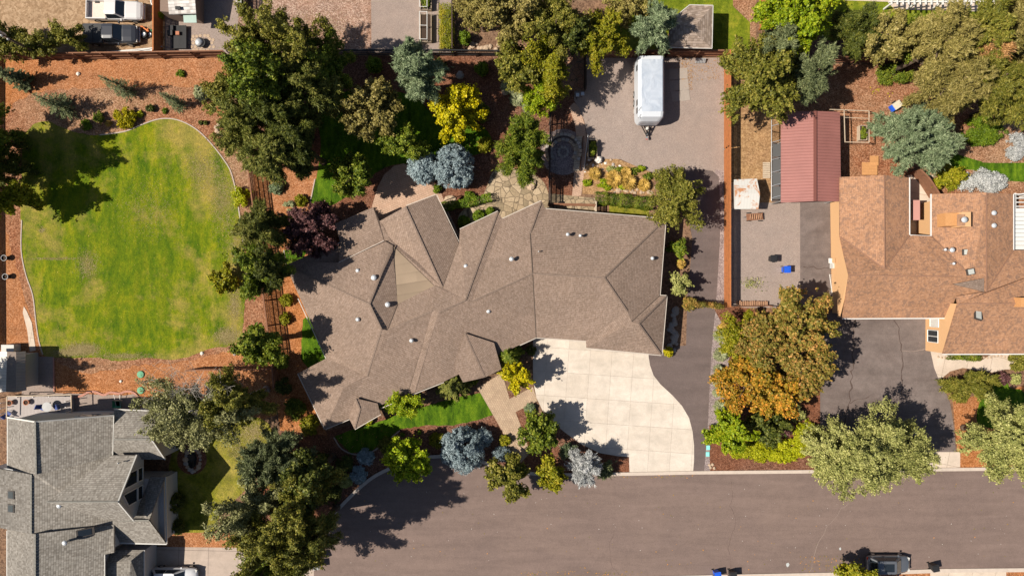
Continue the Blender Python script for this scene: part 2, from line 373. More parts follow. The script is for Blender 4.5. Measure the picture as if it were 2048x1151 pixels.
def spruce_arrays(rg, base, R, h, dens=1.0, z0=.05, droop=.12, pw=.8, nl_=.26):
    nl = max(7, int(h/.34)); P_, N_, A_, L_, W_, T_, tips = [], [], [], [], [], [], []
    for i in range(nl):
        t = i/(nl-1); z = h*(z0+(1-z0)*t)
        Lb = R*((1-t)**pw)*1.0+.12
        nb = int(7+Lb*6)
        for k in range(nb):
            a = rg.uniform(0, 2*np.pi); Lk = Lb*rg.uniform(.72, 1.12); n = int((10+Lk*Lk*22+Lk*24)*dens)
            s = rg.uniform(.12, 1, n)**.75; w = (.17*Lk*(1-s)**.8+.06)
            side = rg.uniform(-1, 1, n); lat = side*w
            dx, dy = math.cos(a), math.sin(a); tl = rg.uniform(.0, 1)
            x = dx*Lk*s-dy*lat; y = dy*Lk*s+dx*lat
            zz = z-Lk*droop*s+Lk*.1*s*s*2+rg.normal(0, .05, n)-np.abs(lat)*.12
            P_.append(np.stack([x, y, zz], 1)); ang = a+side*.75
            A_.append(np.stack([np.cos(ang), np.sin(ang), rg.normal(.12, .25, n)], 1))
            N_.append(np.stack([rg.normal(0, .45, n), rg.normal(0, .45, n), np.ones(n)], 1))
            l = nl_*rg.uniform(.7, 1.25, n)*(min(1, .5+Lb*.4)); L_.append(l); W_.append(l*.34)
            T_.append(tl*.45+s*.25+rg.uniform(0, .3, n)); tips.append((dx*Lk, dy*Lk, z-Lk*droop+.0))
    c = np.concatenate; b = np.array(base)
    return c(P_)+b, c(N_), c(A_), c(L_), c(W_), c(T_), None
NTREE = [0]
def trunk_part(root, rg, base, top, r, tips, mat, limbs, name='trunk'):
    m = MB(); b = Vector(base); t = Vector(top); j = b.lerp(t, .45)+Vector((rg.normal(0, .1), rg.normal(0, .1), 0))
    m.tube(b, b+(j-b)*.12, r*1.5, r*1.05, 9); m.tube(b+(j-b)*.12, j, r*1.05, r*.75, 9); m.tube(j, t, r*.75, r*.2, 8)
    if tips is not None and len(tips):
        for q in tips[rg.permutation(len(tips))[:limbs]]:
            s = b.lerp(t, float(rg.uniform(.3, .8))); e = Vector(q); mid = s.lerp(e, .5)+Vector((0, 0, .12*(e-s).length))
            m.tube(s, mid, r*.36, r*.22, 5, False); m.tube(mid, e, r*.22, r*.06, 4, False)
    return m.build(name, mat, root, smooth=True)
def tree(px, py, r, h, sty, leaf, label, name='tree', cat='tree', r2=None, hc=None, group=None, z0=None, dens=1.0, trunk='bark', limbs=16, seed=None, **kw):
    """(px,py): where the middle of the crown is seen; r, r2: half width and half height seen in photo pixels; h: height in metres"""
    NTREE[0] += 1; rg = np.random.default_rng(seed if seed is not None else 1000+NTREE[0]*17)
    r2 = r2 or r
    if sty == 'spruce':
        hv = h*.3; Rm = r*SC*(CH-hv)/CH; b = P(px, py, hv); base = Vector((b.x, b.y, 0))
        root = thing(name, label, cat, base, group)
        A = spruce_arrays(rg, base, Rm, h, dens, **kw)
        me = leaf_mesh('crown', *A[:6], base); o = bpy.data.objects.new('crown', me); COL.objects.link(o); o.parent = root; me.materials.append(LM[leaf])
        trunk_part(root, rg, base, base+Vector((0, 0, h*.97)), .05+.018*h, None, MT[trunk], 0)
        return root
    hv = hc if hc is not None else h*.6
    k = SC*(CH-hv)/CH; R = (r*k, r2*k, max(.3, h-hv)); b = P(px, py, hv); base = Vector((b.x, b.y, 0))
    root = thing(name, label, cat, base, group)
    zm = kw.get('zmin', -.5)
    A = crown_arrays(rg, (b.x, b.y, hv), R, sty, zmin=zm, dens=dens)
    pos = A[0]; keep = pos[:, 2] > .03
    me = leaf_mesh('crown', *[q[keep] for q in A[:6]], base); o = bpy.data.objects.new('crown' if h > 1.6 else 'foliage', me); COL.objects.link(o); o.parent = root; me.materials.append(LM[leaf])
    top = Vector((b.x, b.y, hv+R[2]*.55)); tips = A[6][A[6][:, 2] > .3]
    trunk_part(root, rg, base, top, (.05+.02*h) if h > 2 else .035, tips, MT[trunk], limbs if h > 2 else 6, 'trunk' if h > 1.6 else 'stem')
    return root
def bush(px, py, r, h, leaf, label, sty='shrub', r2=None, name='shrub', cat='shrub', **kw):
    return tree(px, py, r, h, sty, leaf, label, name, cat, r2, hc=h*.4, **kw)
def tuft(px, py, r, h, leaf, label, n=260, name='ornamental_grass', cat='ornamental grass', group=None, wide=.1):
    """fountain of blades"""
    NTREE[0] += 1; rg = np.random.default_rng(5000+NTREE[0]); b = P(px, py, h*.5); base = Vector((b.x, b.y, 0)); Rm = r*SC
    root = thing(name, label, cat, base, group)
    a = rg.uniform(0, 2*np.pi, n*3); s = rg.uniform(.15, 1, n*3); el = rg.uniform(.1, 1, n*3)
    z = h*(.15+.85*np.sin(s*1.7)*el); x = np.cos(a)*Rm*s*(1.15-el*.5); y = np.sin(a)*Rm*s*(1.15-el*.5)
    al = np.stack([np.cos(a), np.sin(a), .9-1.3*s], 1); nr = np.stack([-np.cos(a)*.4, -np.sin(a)*.4, np.ones(n*3)], 1)+rg.normal(0, .25, (n*3, 3))
    me = leaf_mesh('blades', np.stack([x, y, z], 1)+np.array(base), nr, al, np.full(n*3, .3*min(1, Rm*1.6)+.05), np.full(n*3, .045+wide*.2), rg.uniform(0, 1, n*3), base)
    o = bpy.data.objects.new('blades', me); COL.objects.link(o); o.parent = root; me.materials.append(LM[leaf])
    m = MB(); m.lathe(base, [(Rm*.22, 0), (Rm*.26, .05), (Rm*.12, .14)], 8); m.build('clump_base', LM[leaf], root); return root
def hedge(pts, w, h, leaf, label, name='hedge', cat='hedge', group=None, sty='clip', dens=1.0, z=0, nz=.05):
    """leafy block along a line of photo pixels, w metres wide, h tall"""
    NTREE[0] += 1; rg = np.random.default_rng(7000+NTREE[0]); q = [P(x, y, h*.7) for x, y in pts]
    base = Vector((q[0].x, q[0].y, 0)); root = thing(name, label, cat, base, group); L = []; s = STY[sty]
    for a, b in zip(q[:-1], q[1:]):
        d = Vector((b.x-a.x, b.y-a.y)); ln = d.length; d.normalize(); n = int(ln*(w+2*h)*s['d']*1.1*dens)
        t = rg.uniform(-.1, ln+.1, n); u = rg.uniform(-1, 1, n)*(w/2+h); zz = np.where(np.abs(u) < w/2, h, h-(np.abs(u)-w/2)); uu = np.clip(u, -w/2, w/2)
        wob = 1+.12*np.sin(t*3.1)+.1*np.sin(t*7.3+1)
        pos = np.stack([a.x+d.x*t-d.y*uu*wob, a.y+d.y*t+d.x*uu*wob, zz*wob], 1)+rg.normal(0, nz, (n, 3))
        nr = np.stack([-d.y*np.where(np.abs(u) < w/2, 0, np.sign(u)), d.x*np.where(np.abs(u) < w/2, 0, np.sign(u)), np.where(np.abs(u) < w/2, 1.0, .25)], 1)+rg.normal(0, .45, (n, 3))
        L.append((pos, nr))
    pos = np.concatenate([a for a, _ in L]); nr = np.concatenate([b for _, b in L]); n = len(pos); keep = pos[:, 2] > .02; pos = pos[keep]; nr = nr[keep]; n = len(pos)
    l = s['l']*rg.uniform(.7, 1.4, n)
    tint = .5*(.5+.5*np.sin(pos[:, 0]*4.1+np.sin(pos[:, 1]*3.3)))+rg.uniform(0, .5, n)
    me = leaf_mesh('foliage', pos, nr, rg.normal(0, 1, (n, 3)), l, l*.7, tint, base); o = bpy.data.objects.new('foliage', me); COL.objects.link(o); o.parent = root; me.materials.append(LM[leaf])
    m = MB()
    for a, b in zip(q[:-1], q[1:]):
        k = max(2, int((b-a).length/.6))
        for i in range(k):
            p = a.lerp(b, (i+.5)/k); m.tube((p.x, p.y, 0), (p.x+rg.normal(0, .05), p.y, h*.75), .03, .015, 5)
    m.build('stems', MT['bark'], root); return root

LM = {
 'olive':   leafmat('leaf_olive', (.05, .06, .006), (.175, .175, .022), (.37, .31, .06)),
 'green':   leafmat('leaf_green', (.03, .06, .004), (.13, .175, .012), (.31, .32, .035)),
 'bright':  leafmat('leaf_bright', (.08, .15, .003), (.24, .32, .006), (.46, .46, .02)),
 'yellow':  leafmat('leaf_yellow', (.16, .17, .002), (.42, .37, .003), (.68, .52, .01)),
 'yellowgreen': leafmat('leaf_yellow_green', (.10, .12, .004), (.24, .24, .008), (.46, .36, .03)),
 'dark':    leafmat('leaf_dark', (.02, .033, .005), (.085, .105, .016), (.2, .2, .035)),
 'tan':     leafmat('leaf_tan', (.11, .1, .02), (.27, .225, .06), (.46, .37, .13)),
 'sage':    leafmat('leaf_sage', (.1, .12, .022), (.33, .335, .1), (.56, .53, .2)),
 'bluegrn': leafmat('needle_blue_green', (.06, .09, .038), (.185, .24, .125), (.35, .4, .23)),
 'blue':    leafmat('needle_blue', (.10, .14, .15), (.27, .345, .37), (.48, .56, .58)),
 'silver':  leafmat('leaf_silver', (.2, .21, .2), (.42, .43, .43), (.62, .61, .6)),
 'needle':  leafmat('needle_green', (.035, .05, .008), (.155, .17, .03), (.33, .3, .07)),
 'spruce':  leafmat('needle_spruce', (.035, .048, .02), (.125, .15, .065), (.27, .29, .13)),
 'purple':  leafmat('leaf_purple', (.045, .018, .02), (.12, .05, .05), (.26, .13, .12)),
 'orange':  leafmat('leaf_orange', (.1, .11, .008), (.33, .2, .018), (.7, .28, .04)),
 'rust':    leafmat('leaf_rust', (.08, .095, .012), (.24, .19, .035), (.55, .27, .08)),
 'goldgrass': leafmat('blade_gold', (.25, .16, .03), (.55, .35, .07), (.75, .5, .15)),
 'palegrass': leafmat('blade_pale', (.17, .2, .09), (.36, .38, .2), (.55, .55, .33)),
 'hedge':   leafmat('leaf_hedge', (.05, .09, .004), (.12, .19, .008), (.24, .3, .02)),
 'lime':    leafmat('leaf_lime', (.16, .2, .003), (.36, .38, .006), (.55, .5, .02)),
 'greyolive': leafmat('leaf_grey_olive', (.08, .09, .03), (.23, .23, .09), (.45, .43, .2)),
 'straw':   leafmat('straw', (.22, .17, .06), (.34, .27, .11), (.5, .4, .2)),
 'dead':    leafmat('needle_dead', (.2, .1, .03), (.42, .22, .08), (.6, .36, .16)),
}
MT = {
 'bark': plain('bark', (.11, .075, .05), .95, var=.4, sc=9, bm=.05),
 'palebark': plain('pale_bark', (.42, .38, .34), .9, var=.25, sc=6),
 'cedar': plain('cedar_boards', (.40, .14, .045), .85, var=.35, sc=3, bm=.01),
 'oldcedar': plain('old_cedar_boards', (.22, .10, .055), .9, var=.35, sc=3, bm=.01),
 'darkwood': plain('dark_stained_wood', (.05, .03, .022), .8, var=.3),
 'paleboard': plain('pale_boards', (.45, .36, .27), .85, var=.25),
 'orangewood': plain('orange_deck_boards', (.5, .25, .10), .8, var=.2),
 'black': plain('black_plastic', (.018, .018, .02), .5, var=.2),
 'blackmetal': plain('black_metal', (.02, .02, .022), .45, .3),
 'white': plain('white_paint', (.6, .59, .575), .5, var=.05),
 'chalk': plain('weathered_white', (.5, .485, .46), .7, var=.12),
 'trimtan': plain('pale_tan_trim', (.46, .4, .35), .6, var=.2, sc=2),
 'grey': plain('grey_paint', (.33, .33, .34), .6),
 'metal': plain('galvanised_metal', (.5, .51, .52), .35, .7, var=.1),
 'vent': plain('vent_cap_metal', (.62, .64, .66), .35, .4, var=.1),
 'rock': plain('grey_rock', (.34, .30, .27), .9, var=.3, sc=4, bm=.04),
 'tanrock': plain('tan_rock', (.42, .31, .22), .9, var=.3, sc=4, bm=.04),
 'whiterock': plain('white_rock', (.66, .61, .56), .9, var=.2, sc=4, bm=.04),
 'rubber': plain('tyre_rubber', (.02, .02, .02), .85),
 'glass': plain('dark_glass', (.015, .02, .026), .08, spec=.8, var=.1),
 'blue': plain('blue_plastic', (.015, .09, .55), .4, var=.1),
 'navy': plain('navy_fabric', (.05, .08, .25), .8),
 'green': plain('green_plastic', (.07, .27, .14), .6),
 'cyan': plain('cyan_lid', (.22, .62, .58), .6, var=.06),
 'red': plain('red_plastic', (.5, .05, .02), .5),
 'soil': plain('potting_soil', (.05, .03, .02), .95, var=.3, sc=15),
 'terracotta': plain('terracotta', (.4, .16, .09), .85),
 'brick': plain('red_brick_edging', (.42, .2, .15), .9, var=.3, sc=5),
 'kerb': plain('kerb_concrete', (.46, .385, .33), .9, var=.14, sc=3),
 'edging': plain('lawn_edging', (.4, .33, .28), .9, var=.2),
 'siding': plain('house_siding', (.33, .26, .2), .8, var=.06),
 'paleside': plain('pale_siding', (.42, .42, .43), .8, var=.05),
 'tanside': plain('tan_siding', (.55, .33, .17), .8, var=.06),
 'copper': plain('red_metal_roof_trim', (.2, .075, .06), .5, .2),
 'leaflit': plain('fallen_leaf', (.5, .3, .12), .9, var=.5, sc=2),
 'pond': plain('pond_water', (.01, .014, .016), .06, spec=.8),
 'orangeplas': plain('orange_plastic', (.6, .16, .03), .5),
 'firewood': plain('cut_firewood', (.36, .2, .12), .9, var=.5, sc=5),
}
# ---------------------------------------------------------------- the ground and everything laid on it
MG = {
 'earth': chips('bare_earth', [(.10, .06, .04), (.17, .105, .07), (.22, .14, .09)], [(.12, .06, .035), (.2, .11, .065), (.27, .15, .09)], 7, .04, .4),
 'bark_orange': chips('orange_bark_mulch', [(.19, .068, .02), (.31, .115, .035), (.4, .155, .055), (.5, .23, .1)], [(.2, .08, .035), (.3, .125, .055), (.38, .17, .08), (.48, .26, .15)], 14, .05, .5, .07),
 'bark_pink': chips('brown_bark_mulch', [(.15, .08, .042), (.24, .13, .072), (.33, .19, .112), (.46, .3, .2)], [(.11, .04, .02), (.2, .075, .035), (.3, .12, .06), (.42, .22, .13)], 14, .05, .5, .09),
 'bark_dark': chips('dark_bark_mulch', [(.07, .03, .02), (.13, .06, .04), (.2, .1, .065), (.3, .18, .13)], [(.09, .035, .02), (.16, .06, .03), (.24, .1, .055)], 14, .05, .5, .12),
 'gravel': chips('grey_gravel', [(.19, .15, .132), (.215, .172, .153), (.24, .194, .174), (.28, .232, .21)], [(.195, .15, .13), (.23, .182, .16), (.26, .207, .183)], 22, .015, .7, .1),
 'gravel_side': chips('purple_grey_gravel', [(.15, .115, .115), (.24, .19, .185), (.33, .275, .265)], None, 12, .02, .5),
 'dirt': chips('dry_tan_dirt', [(.2, .13, .075), (.27, .18, .11), (.34, .24, .155)], [(.17, .105, .06), (.23, .15, .09), (.3, .2, .125)], 5, .03, .6, .12),
 'tandirt': chips('straw_dirt', [(.24, .14, .065), (.32, .19, .09), (.42, .27, .14)], [(.17, .095, .05), (.24, .14, .075), (.33, .2, .11)], 8, .04, .5, .12),
 'lawn': lawn('dry_striped_lawn', (.055, .105, .002), (.125, .165, .003), (.2, .205, .006), (.28, .215, .055),   .49, .63, .11, 1, 0, (-40.0, 3.5, 12.5, 14)),
 'lawn_garden': lawn('lush_lawn', (.03, .07, .003), (.065, .13, .004), (.11, .18, .008), (.13, .16, .02), .6, .8, .5, 2),
 'lawn_side': lawn('yellowing_lawn', (.08, .09, .006), (.16, .16, .012), (.24, .22, .025), (.32, .25, .07), .45, .65, 0, 3),
 'lawn_top': lawn('sunny_lawn', (.08, .11, .005), (.14, .175, .01), (.22, .22, .02), (.3, .24, .06), .55, .75, 0, 4),
 'road': asphalt('street_asphalt', (.168, .12, .103), (.148, .106, .093), .06),
 'drive': asphalt('asphalt_drive', (.108, .082, .076), (.122, .092, .086), .06),
 'olddrive': asphalt('old_asphalt', (.115, .088, .08), (.16, .128, .118), .14),
 'concrete': slabs('concrete_slabs', (.49, .43, .37), (.545, .485, .425), 2.25, 2.5, R_(3.9), (.41, .35, .3), .012, 0, (.4, .9, 0)),
 'plainconc': slabs('drive_concrete', (.36, .29, .245), (.39, .32, .275), 3.1, 3.1, .02, (.2, .16, .14), .02),
 'creamconc': slabs('cream_concrete', (.50, .41, .34), (.52, .44, .365), 2.4, 3, .2, (.35, .28, .22), .02),
 'pavers': slabs('patio_pavers', (.46, .315, .235), (.41, .27, .195), .3, .2, .4, (.33, .22, .16), .012, .5),
 'walkpavers': slabs('walkway_pavers', (.43, .32, .225), (.37, .27, .19), .3, .2, R_(60), (.28, .2, .14), .012, .5),
 'flags': flags('flagstones', [(.22, .17, .11), (.32, .24, .155), (.4, .31, .21)], 1.5),
 'redflags': flags('red_flagstones', [(.32, .15, .09), (.4, .21, .13), (.3, .17, .12)], 2.0),
}
def sheet(name, px, mat, lvl, sm=False, rag=0, kind='structure'):
    if sm: px = smooth(px)
    pts = W2(px)
    if rag:
        rg = random.Random(len(px)*7+lvl); q = []; n = len(pts)
        for i in range(n):
            a = Vector(pts[i]); b = Vector(pts[(i+1) % n]); k = max(1, int((b-a).length/.35))
            for j in range(k):
                p = a.lerp(b, j/k); q.append((p.x+rg.uniform(-rag, rag), p.y+rg.uniform(-rag, rag)))
        pts = q
    return MB().sheet(pts, .004*lvl).build(name, MG[mat], kind=kind)
g = MB().sheet([(-260, -260), (260, -260), (260, 260), (-260, 260)], 0).build('ground', MG['earth'], kind='structure')
sheet('dirt_yard', [(-250, -200), (330, -200), (330, 110), (-250, 112)], 'dirt', 1)
sheet('gravel_yard', [(330, -200), (500, -200), (504, 60), (470, 108), (330, 109)], 'gravel', 1)
MG['bark_pale'] = chips('pale_pinkish_bark', [(.16, .10, .075), (.26, .165, .125), (.36, .24, .19), (.52, .4, .33)], [(.18, .095, .06), (.27, .15, .1), (.37, .23, .17)], 13, .05, .55, .15)
sheet('bark_yard', [(500, -200), (741, -200), (743, 107), (470, 108)], 'bark_pale', 2)
sheet('gravel_path', [(741, -200), (906, -200), (906, 105), (743, 106)], 'gravel', 3)
sheet('mulch_bed', [(-60, 118), (460, 113), (470, 180), (440, 260), (512, 340), (545, 600), (553, 830), (380, 880), (300, 830), (105, 800), (-60, 700)], 'bark_orange', 1)
sheet('mulch_bed', [(60, 190), (230, 175), (400, 180), (445, 250), (510, 340), (545, 600), (550, 700), (470, 700), (380, 720), (300, 728), (110, 720), (5, 420), (5, 260)], 'bark_pink', 2, True, .15)
sheet('garden_bed', [(455, 112), (1165, 112), (1160, 440), (560, 860), (515, 340)], 'bark_dark', 3)
sheet('garden_bed', [(505, 335), (640, 340), (640, 500), (600, 540), (655, 740), (600, 745), (655, 870), (560, 860), (515, 500)], 'bark_orange', 4)
sheet('front_bed', [(560, 858), (650, 862), (780, 830), (1000, 770), (1100, 840), (1262, 905), (1262, 943), (1100, 945), (966, 921), (850, 913), (773, 937), (671, 1022), (640, 1095), (485, 1095), (540, 900)], 'bark_dark', 2)
sheet('lawn', [(42, 452), (44, 520), (56, 560), (68, 592), (73, 640), (79, 682), (88, 710), (150, 715), (200, 715), (240, 722), (290, 716), (350, 718), (385, 710), (425, 696), (466, 690), (483, 668), (490, 600), (489, 540), (484, 485), (478, 430), (472, 390), (462, 350), (448, 322), (430, 297), (408, 275), (385, 254), (360, 241), (335, 236), (305, 240), (280, 251), (250, 262), (215, 268), (175, 269), (130, 258), (90, 242), (55, 262), (44, 320)], 'lawn', 5, True, .07)
sheet('lawn', [(345, 905), (395, 890), (450, 850), (500, 834), (530, 840), (545, 868), (535, 900), (520, 940), (480, 990), (440, 1030), (425, 1064), (345, 1064), (338, 980)], 'lawn_side', 5, True, .05)
sheet('mulch_bed', [(330, 1064), (487, 1064), (484, 1096), (345, 1093), (330, 1090)], 'bark_orange', 6)
sheet('gravel_pad', [(50, 712), (108, 713), (109, 785), (250, 790), (272, 786), (283, 812), (150, 830), (40, 830)], 'gravel', 6)
sheet('driveway', [(290, 1092), (640, 1096), (628, 1230), (250, 1230)], 'plainconc', 7)
sheet('lawn', [(640, 230), (700, 180), (820, 190), (880, 240), (960, 250), (985, 290), (950, 310), (850, 325), (770, 335), (690, 395), (655, 412), (622, 405), (633, 355), (642, 290)], 'lawn_garden', 5, True)
sheet('lawn', [(566, 500), (620, 492), (604, 520), (573, 530), (563, 515)], 'lawn_garden', 5)
sheet('lawn', [(606, 638), (625, 630), (655, 715), (617, 736), (602, 716)], 'lawn_garden', 6, False, .05)
sheet('lawn', [(668, 872), (700, 860), (745, 848), (800, 826), (870, 806), (935, 790), (972, 782), (980, 800), (992, 828), (960, 838), (905, 850), (850, 850), (800, 858), (770, 880), (740, 903), (700, 905)], 'lawn_garden', 6, False, .06)
sheet('patio', [(744, 412), (755, 375), (768, 350), (788, 332), (808, 327), (835, 345), (866, 365), (880, 380), (895, 420), (925, 480), (900, 500), (800, 480), (745, 430)], 'pavers', 7)
sheet('flagstone_patio', [(985, 345), (1010, 335), (1060, 345), (1092, 372), (1094, 425), (1040, 440), (1000, 450), (940, 470), (915, 440), (935, 412), (960, 400), (975, 370)], 'flags', 7, True)
sheet('flagstone_patio', [(1092, 386), (1190, 396), (1195, 440), (1092, 440)], 'flags', 6)
sheet('walkway', [(955, 775), (1004, 745), (1019, 797), (1066, 773), (1075, 801), (1031, 823), (1046, 862), (1060, 905), (1042, 924), (1020, 912), (1005, 862)], 'walkpavers', 7)
sheet('concrete_driveway', [(1066, 650), (1172, 660), (1215, 680), (1297, 690), (1297, 712), (1300, 730), (1307, 750), (1321, 768), (1345, 790), (1364, 811), (1378, 835), (1385, 862), (1388, 890), (1388, 920), (1386, 943), (1259, 945), (1258, 913), (1235, 911), (1200, 905), (1162, 887), (1130, 864), (1105, 843), (1085, 820), (1073, 795), (1066, 760)], 'concrete', 8)
sheet('parking_gravel', [(1160, 116), (1449, 116), (1449, 640), (1430, 640), (1440, 400), (1375, 350), (1300, 345), (1240, 318), (1195, 330), (1178, 290), (1168, 240), (1148, 200), (1150, 160)], 'gravel', 5)
sheet('gravel_strip', [(1430, 340), (1449, 340), (1449, 612), (1460, 618), (1462, 680), (1450, 800), (1440, 860), (1500, 905), (1500, 925), (1450, 943), (1400, 943), (1400, 700)], 'gravel_side', 6)
sheet('asphalt_driveway', [(1340, 342), (1400, 338), (1425, 342), (1437, 353), (1440, 400), (1440, 470), (1435, 560), (1431, 615), (1423, 700), (1415, 860), (1408, 943), (1380, 943), (1300, 760), (1290, 700), (1372, 690), (1374, 600), (1385, 480), (1370, 400), (1345, 380)], 'drive', 7)
sheet('back_lawn', [(1225, -200), (1465, -200), (1468, 15), (1500, 45), (1500, 106), (1225, 108)], 'lawn_top', 3)
sheet('back_lawn', [(1218, 408), (1298, 410), (1298, 445), (1218, 440)], 'lawn_side', 6)
sheet('mulch_bed', [(1462, -200), (1514, -200), (1512, 104), (1500, 104), (1500, 45), (1466, 12)], 'bark_pink', 4)
sheet('back_lawn', [(1690, -200), (2400, -200), (2400, 70), (1950, 70), (1800, 90), (1640, 80), (1640, 20)], 'lawn_top', 3)
sheet('pergola_path', [(1690, 1), (1775, 4), (1787, 18), (1815, 20), (1990, 24), (1990, -200), (1690, -200)], 'creamconc', 5)
sheet('back_yard', [(1453, 116), (1640, 116), (1640, 240), (1560, 240), (1560, 410), (1460, 410)], 'tandirt', 4)
sheet('bark_yard', [(1560, 130), (1860, 130), (1870, 230), (1760, 360), (1660, 360), (1640, 240), (1560, 230)], 'bark_pink', 5, False, .1)
sheet('gravel_yard', [(1460, 405), (1604, 405), (1604, 615), (1460, 615)], 'gravel', 6)
sheet('asphalt_pad', [(1600, 400), (1660, 400), (1662, 610), (1600, 610)], 'olddrive', 7)
sheet('garden_bed', [(1760, 355), (1780, 240), (1900, 190), (2400, 180), (2400, 480), (1800, 480)], 'bark_pink', 6)
sheet('lawn', [(1925, 312), (1960, 322), (2000, 326), (2300, 326), (2300, 372), (2020, 362), (1985, 350), (1945, 340), (1890, 335), (1880, 300)], 'lawn_garden', 8, True)
sheet('paved_driveway', [(1680, 600), (1862, 600), (1864, 690), (1870, 730), (1885, 770), (1900, 805), (1907, 850), (1912, 906), (1850, 906), (1700, 870), (1625, 848), (1600, 830), (1600, 700)], 'olddrive', 7)
sheet('driveway_apron', [(1770, 903), (1920, 903), (1920, 937), (1770, 940)], 'creamconc', 8)
sheet('side_bed', [(1905, 800), (2400, 700), (2400, 936), (1920, 936), (1912, 880)], 'bark_orange', 5)
sheet('lawn', [(1960, 800), (1985, 752), (2010, 752), (2020, 775), (2048, 785), (2048, 850), (1960, 850)], 'lawn_garden', 6, True)
sheet('path', [(1858, 690), (1885, 705), (1905, 716), (1960, 722), (1985, 706), (2300, 706), (2300, 736), (2010, 738), (1985, 744), (1925, 735), (1900, 742), (1878, 760), (1868, 735)], 'creamconc', 8)
sheet('side_bed', [(1418, 850), (1640, 850), (1640, 940), (1420, 942)], 'bark_dark', 7)
sheet('mulch_bed', [(1425, 612), (1470, 612), (1640, 640), (1640, 860), (1440, 860), (1455, 760), (1462, 680)], 'bark_dark', 9)
sheet('flower_bed', [(1165, 388), (1165, 340), (1190, 318), (1235, 318), (1305, 345), (1310, 392)], 'tandirt', 7)
sheet('planting_strip', [(628, 1154), (1290, 1152), (1660, 1150), (1880, 1142), (2048, 1140), (2300, 1140), (2300, 1400), (628, 1400)], 'bark_orange', 2)
# street, a step below the kerbs
kerb_n = smooth([(630, 1072), (645, 1050), (671, 1023), (698, 995), (727, 968), (750, 951), (775, 938), (810, 923), (850, 914), (900, 911), (940, 915), (966, 923), (990, 931), (1040, 942), (1100, 948), (1227, 947), (1385, 944)], 4, False)+[(1600, 942), (1850, 938), (2048, 936), (2400, 930)]
street = kerb_n+[(2400, 1134), (2048, 1135), (1885, 1136), (1655, 1144), (1500, 1147), (1290, 1152), (900, 1158), (628, 1165), (628, 1096)]
MB().sheet(W2(street), .004*9).build('street', MG['road'], kind='structure')
band(MB(), [P(x, y) for x, y in kerb_n[:-1]], .34, 0, .12).build('kerb', MT['kerb'], kind='structure')
band(MB(), [P(x, y) for x, y in [(628, 1168), (900, 1161), (1290, 1155), (1500, 1150), (1655, 1147), (1885, 1139.5), (2048, 1138), (2300, 1136)]], .4, 0, .12).build('kerb', MT['kerb'], kind='structure')
sheet('driveway_apron', [(1860, 1143), (2012, 1141), (2012, 1300), (1860, 1300)], 'creamconc', 8)
# lawn edgings
rg = random.Random(4)
for nm, pts in (('lawn_edging', [(200, 270), (250, 263), (285, 249), (320, 238), (355, 240), (392, 258), (425, 290), (455, 330), (466, 356), (475, 400), (482, 450), (488, 500)]),
                ('lawn_edging', [(44, 440), (43, 500), (52, 548), (66, 590), (72, 640), (78, 680), (86, 708)]),
                ('lawn_edging', [(620, 408), (630, 358)]), ('lawn_edging', [(572, 528), (568, 500)]),
                ('lawn_edging', [(668, 874), (684, 897), (712, 908), (745, 902), (772, 882), (800, 860)])):
    band(MB(), [P(x, y) for x, y in smooth(pts, 4, False)], .11, 0, .07).build(nm, MT['edging'], kind='structure')
def crack(name, px, w, mat, seed, z=.004*9.6, jag=.12):
    r = random.Random(seed); pts = [P(x, y) for x, y in px]; q = []
    for a, b in zip(pts[:-1], pts[1:]):
        k = max(2, int((b-a).length/.4))
        for i in range(k):
            p = a.lerp(b, i/k); q.append(Vector((p.x+r.uniform(-jag, jag), p.y+r.uniform(-jag, jag), 0)))
    q.append(pts[-1]); L, Rr = strip(q, w); m = MB(); n = len(L); vs = []
    for i in range(n):
        c = (Vector(L[i])+Vector(Rr[i]))/2; k = r.uniform(.3, 1.2); vs += [tuple(c+(Vector(L[i])-c)*k)+(z,), tuple(c+(Vector(Rr[i])-c)*k)+(z,)]
    m.add(vs, [(2*i, 2*i+1, 2*i+3, 2*i+2) for i in range(n-1)]); return m.build(name, mat, kind='structure')
CRK = plain('crack_filler', (.075, .05, .042), .9, var=.3); CRL = plain('pale_crack', (.26, .2, .17), .9, var=.3); CRS = plain('faint_crack', (.105, .07, .06), .9, var=.3)
crack('road_crack', [(1706, 1000), (1690, 1010), (1672, 1030), (1655, 1050), (1643, 1072), (1632, 1090), (1627, 1115), (1619, 1142)], .04, CRL, 3)
crack('road_crack', [(1464, 960), (1463, 1000), (1460, 1012), (1472, 1040), (1462, 1070), (1455, 1095), (1460, 1120), (1462, 1148)], .05, CRS, 4)
crack('road_crack', [(1228, 1060), (1224, 1075), (1217, 1095), (1222, 1125), (1238, 1148)], .04, CRS, 5)
crack('drive_crack', [(1709, 640), (1707, 690), (1705, 720), (1703, 760), (1698, 800), (1690, 835), (1688, 846)], .16, CRK, 6, .004*7.6, .18)
crack('drive_crack', [(1788, 638), (1798, 655), (1803, 690), (1804, 740), (1804, 790)], .11, CRK, 7, .004*7.6)
crack('drive_crack', [(1805, 703), (1830, 700), (1862, 697)], .09, CRL, 8, .004*7.6)
crack('drive_crack', [(1700, 806), (1720, 797), (1738, 792)], .09, CRK, 9, .004*7.6)
crack('drive_crack', [(1606, 533), (1625, 534), (1640, 537), (1662, 537)], .1, CRK, 10, .004*7.6)

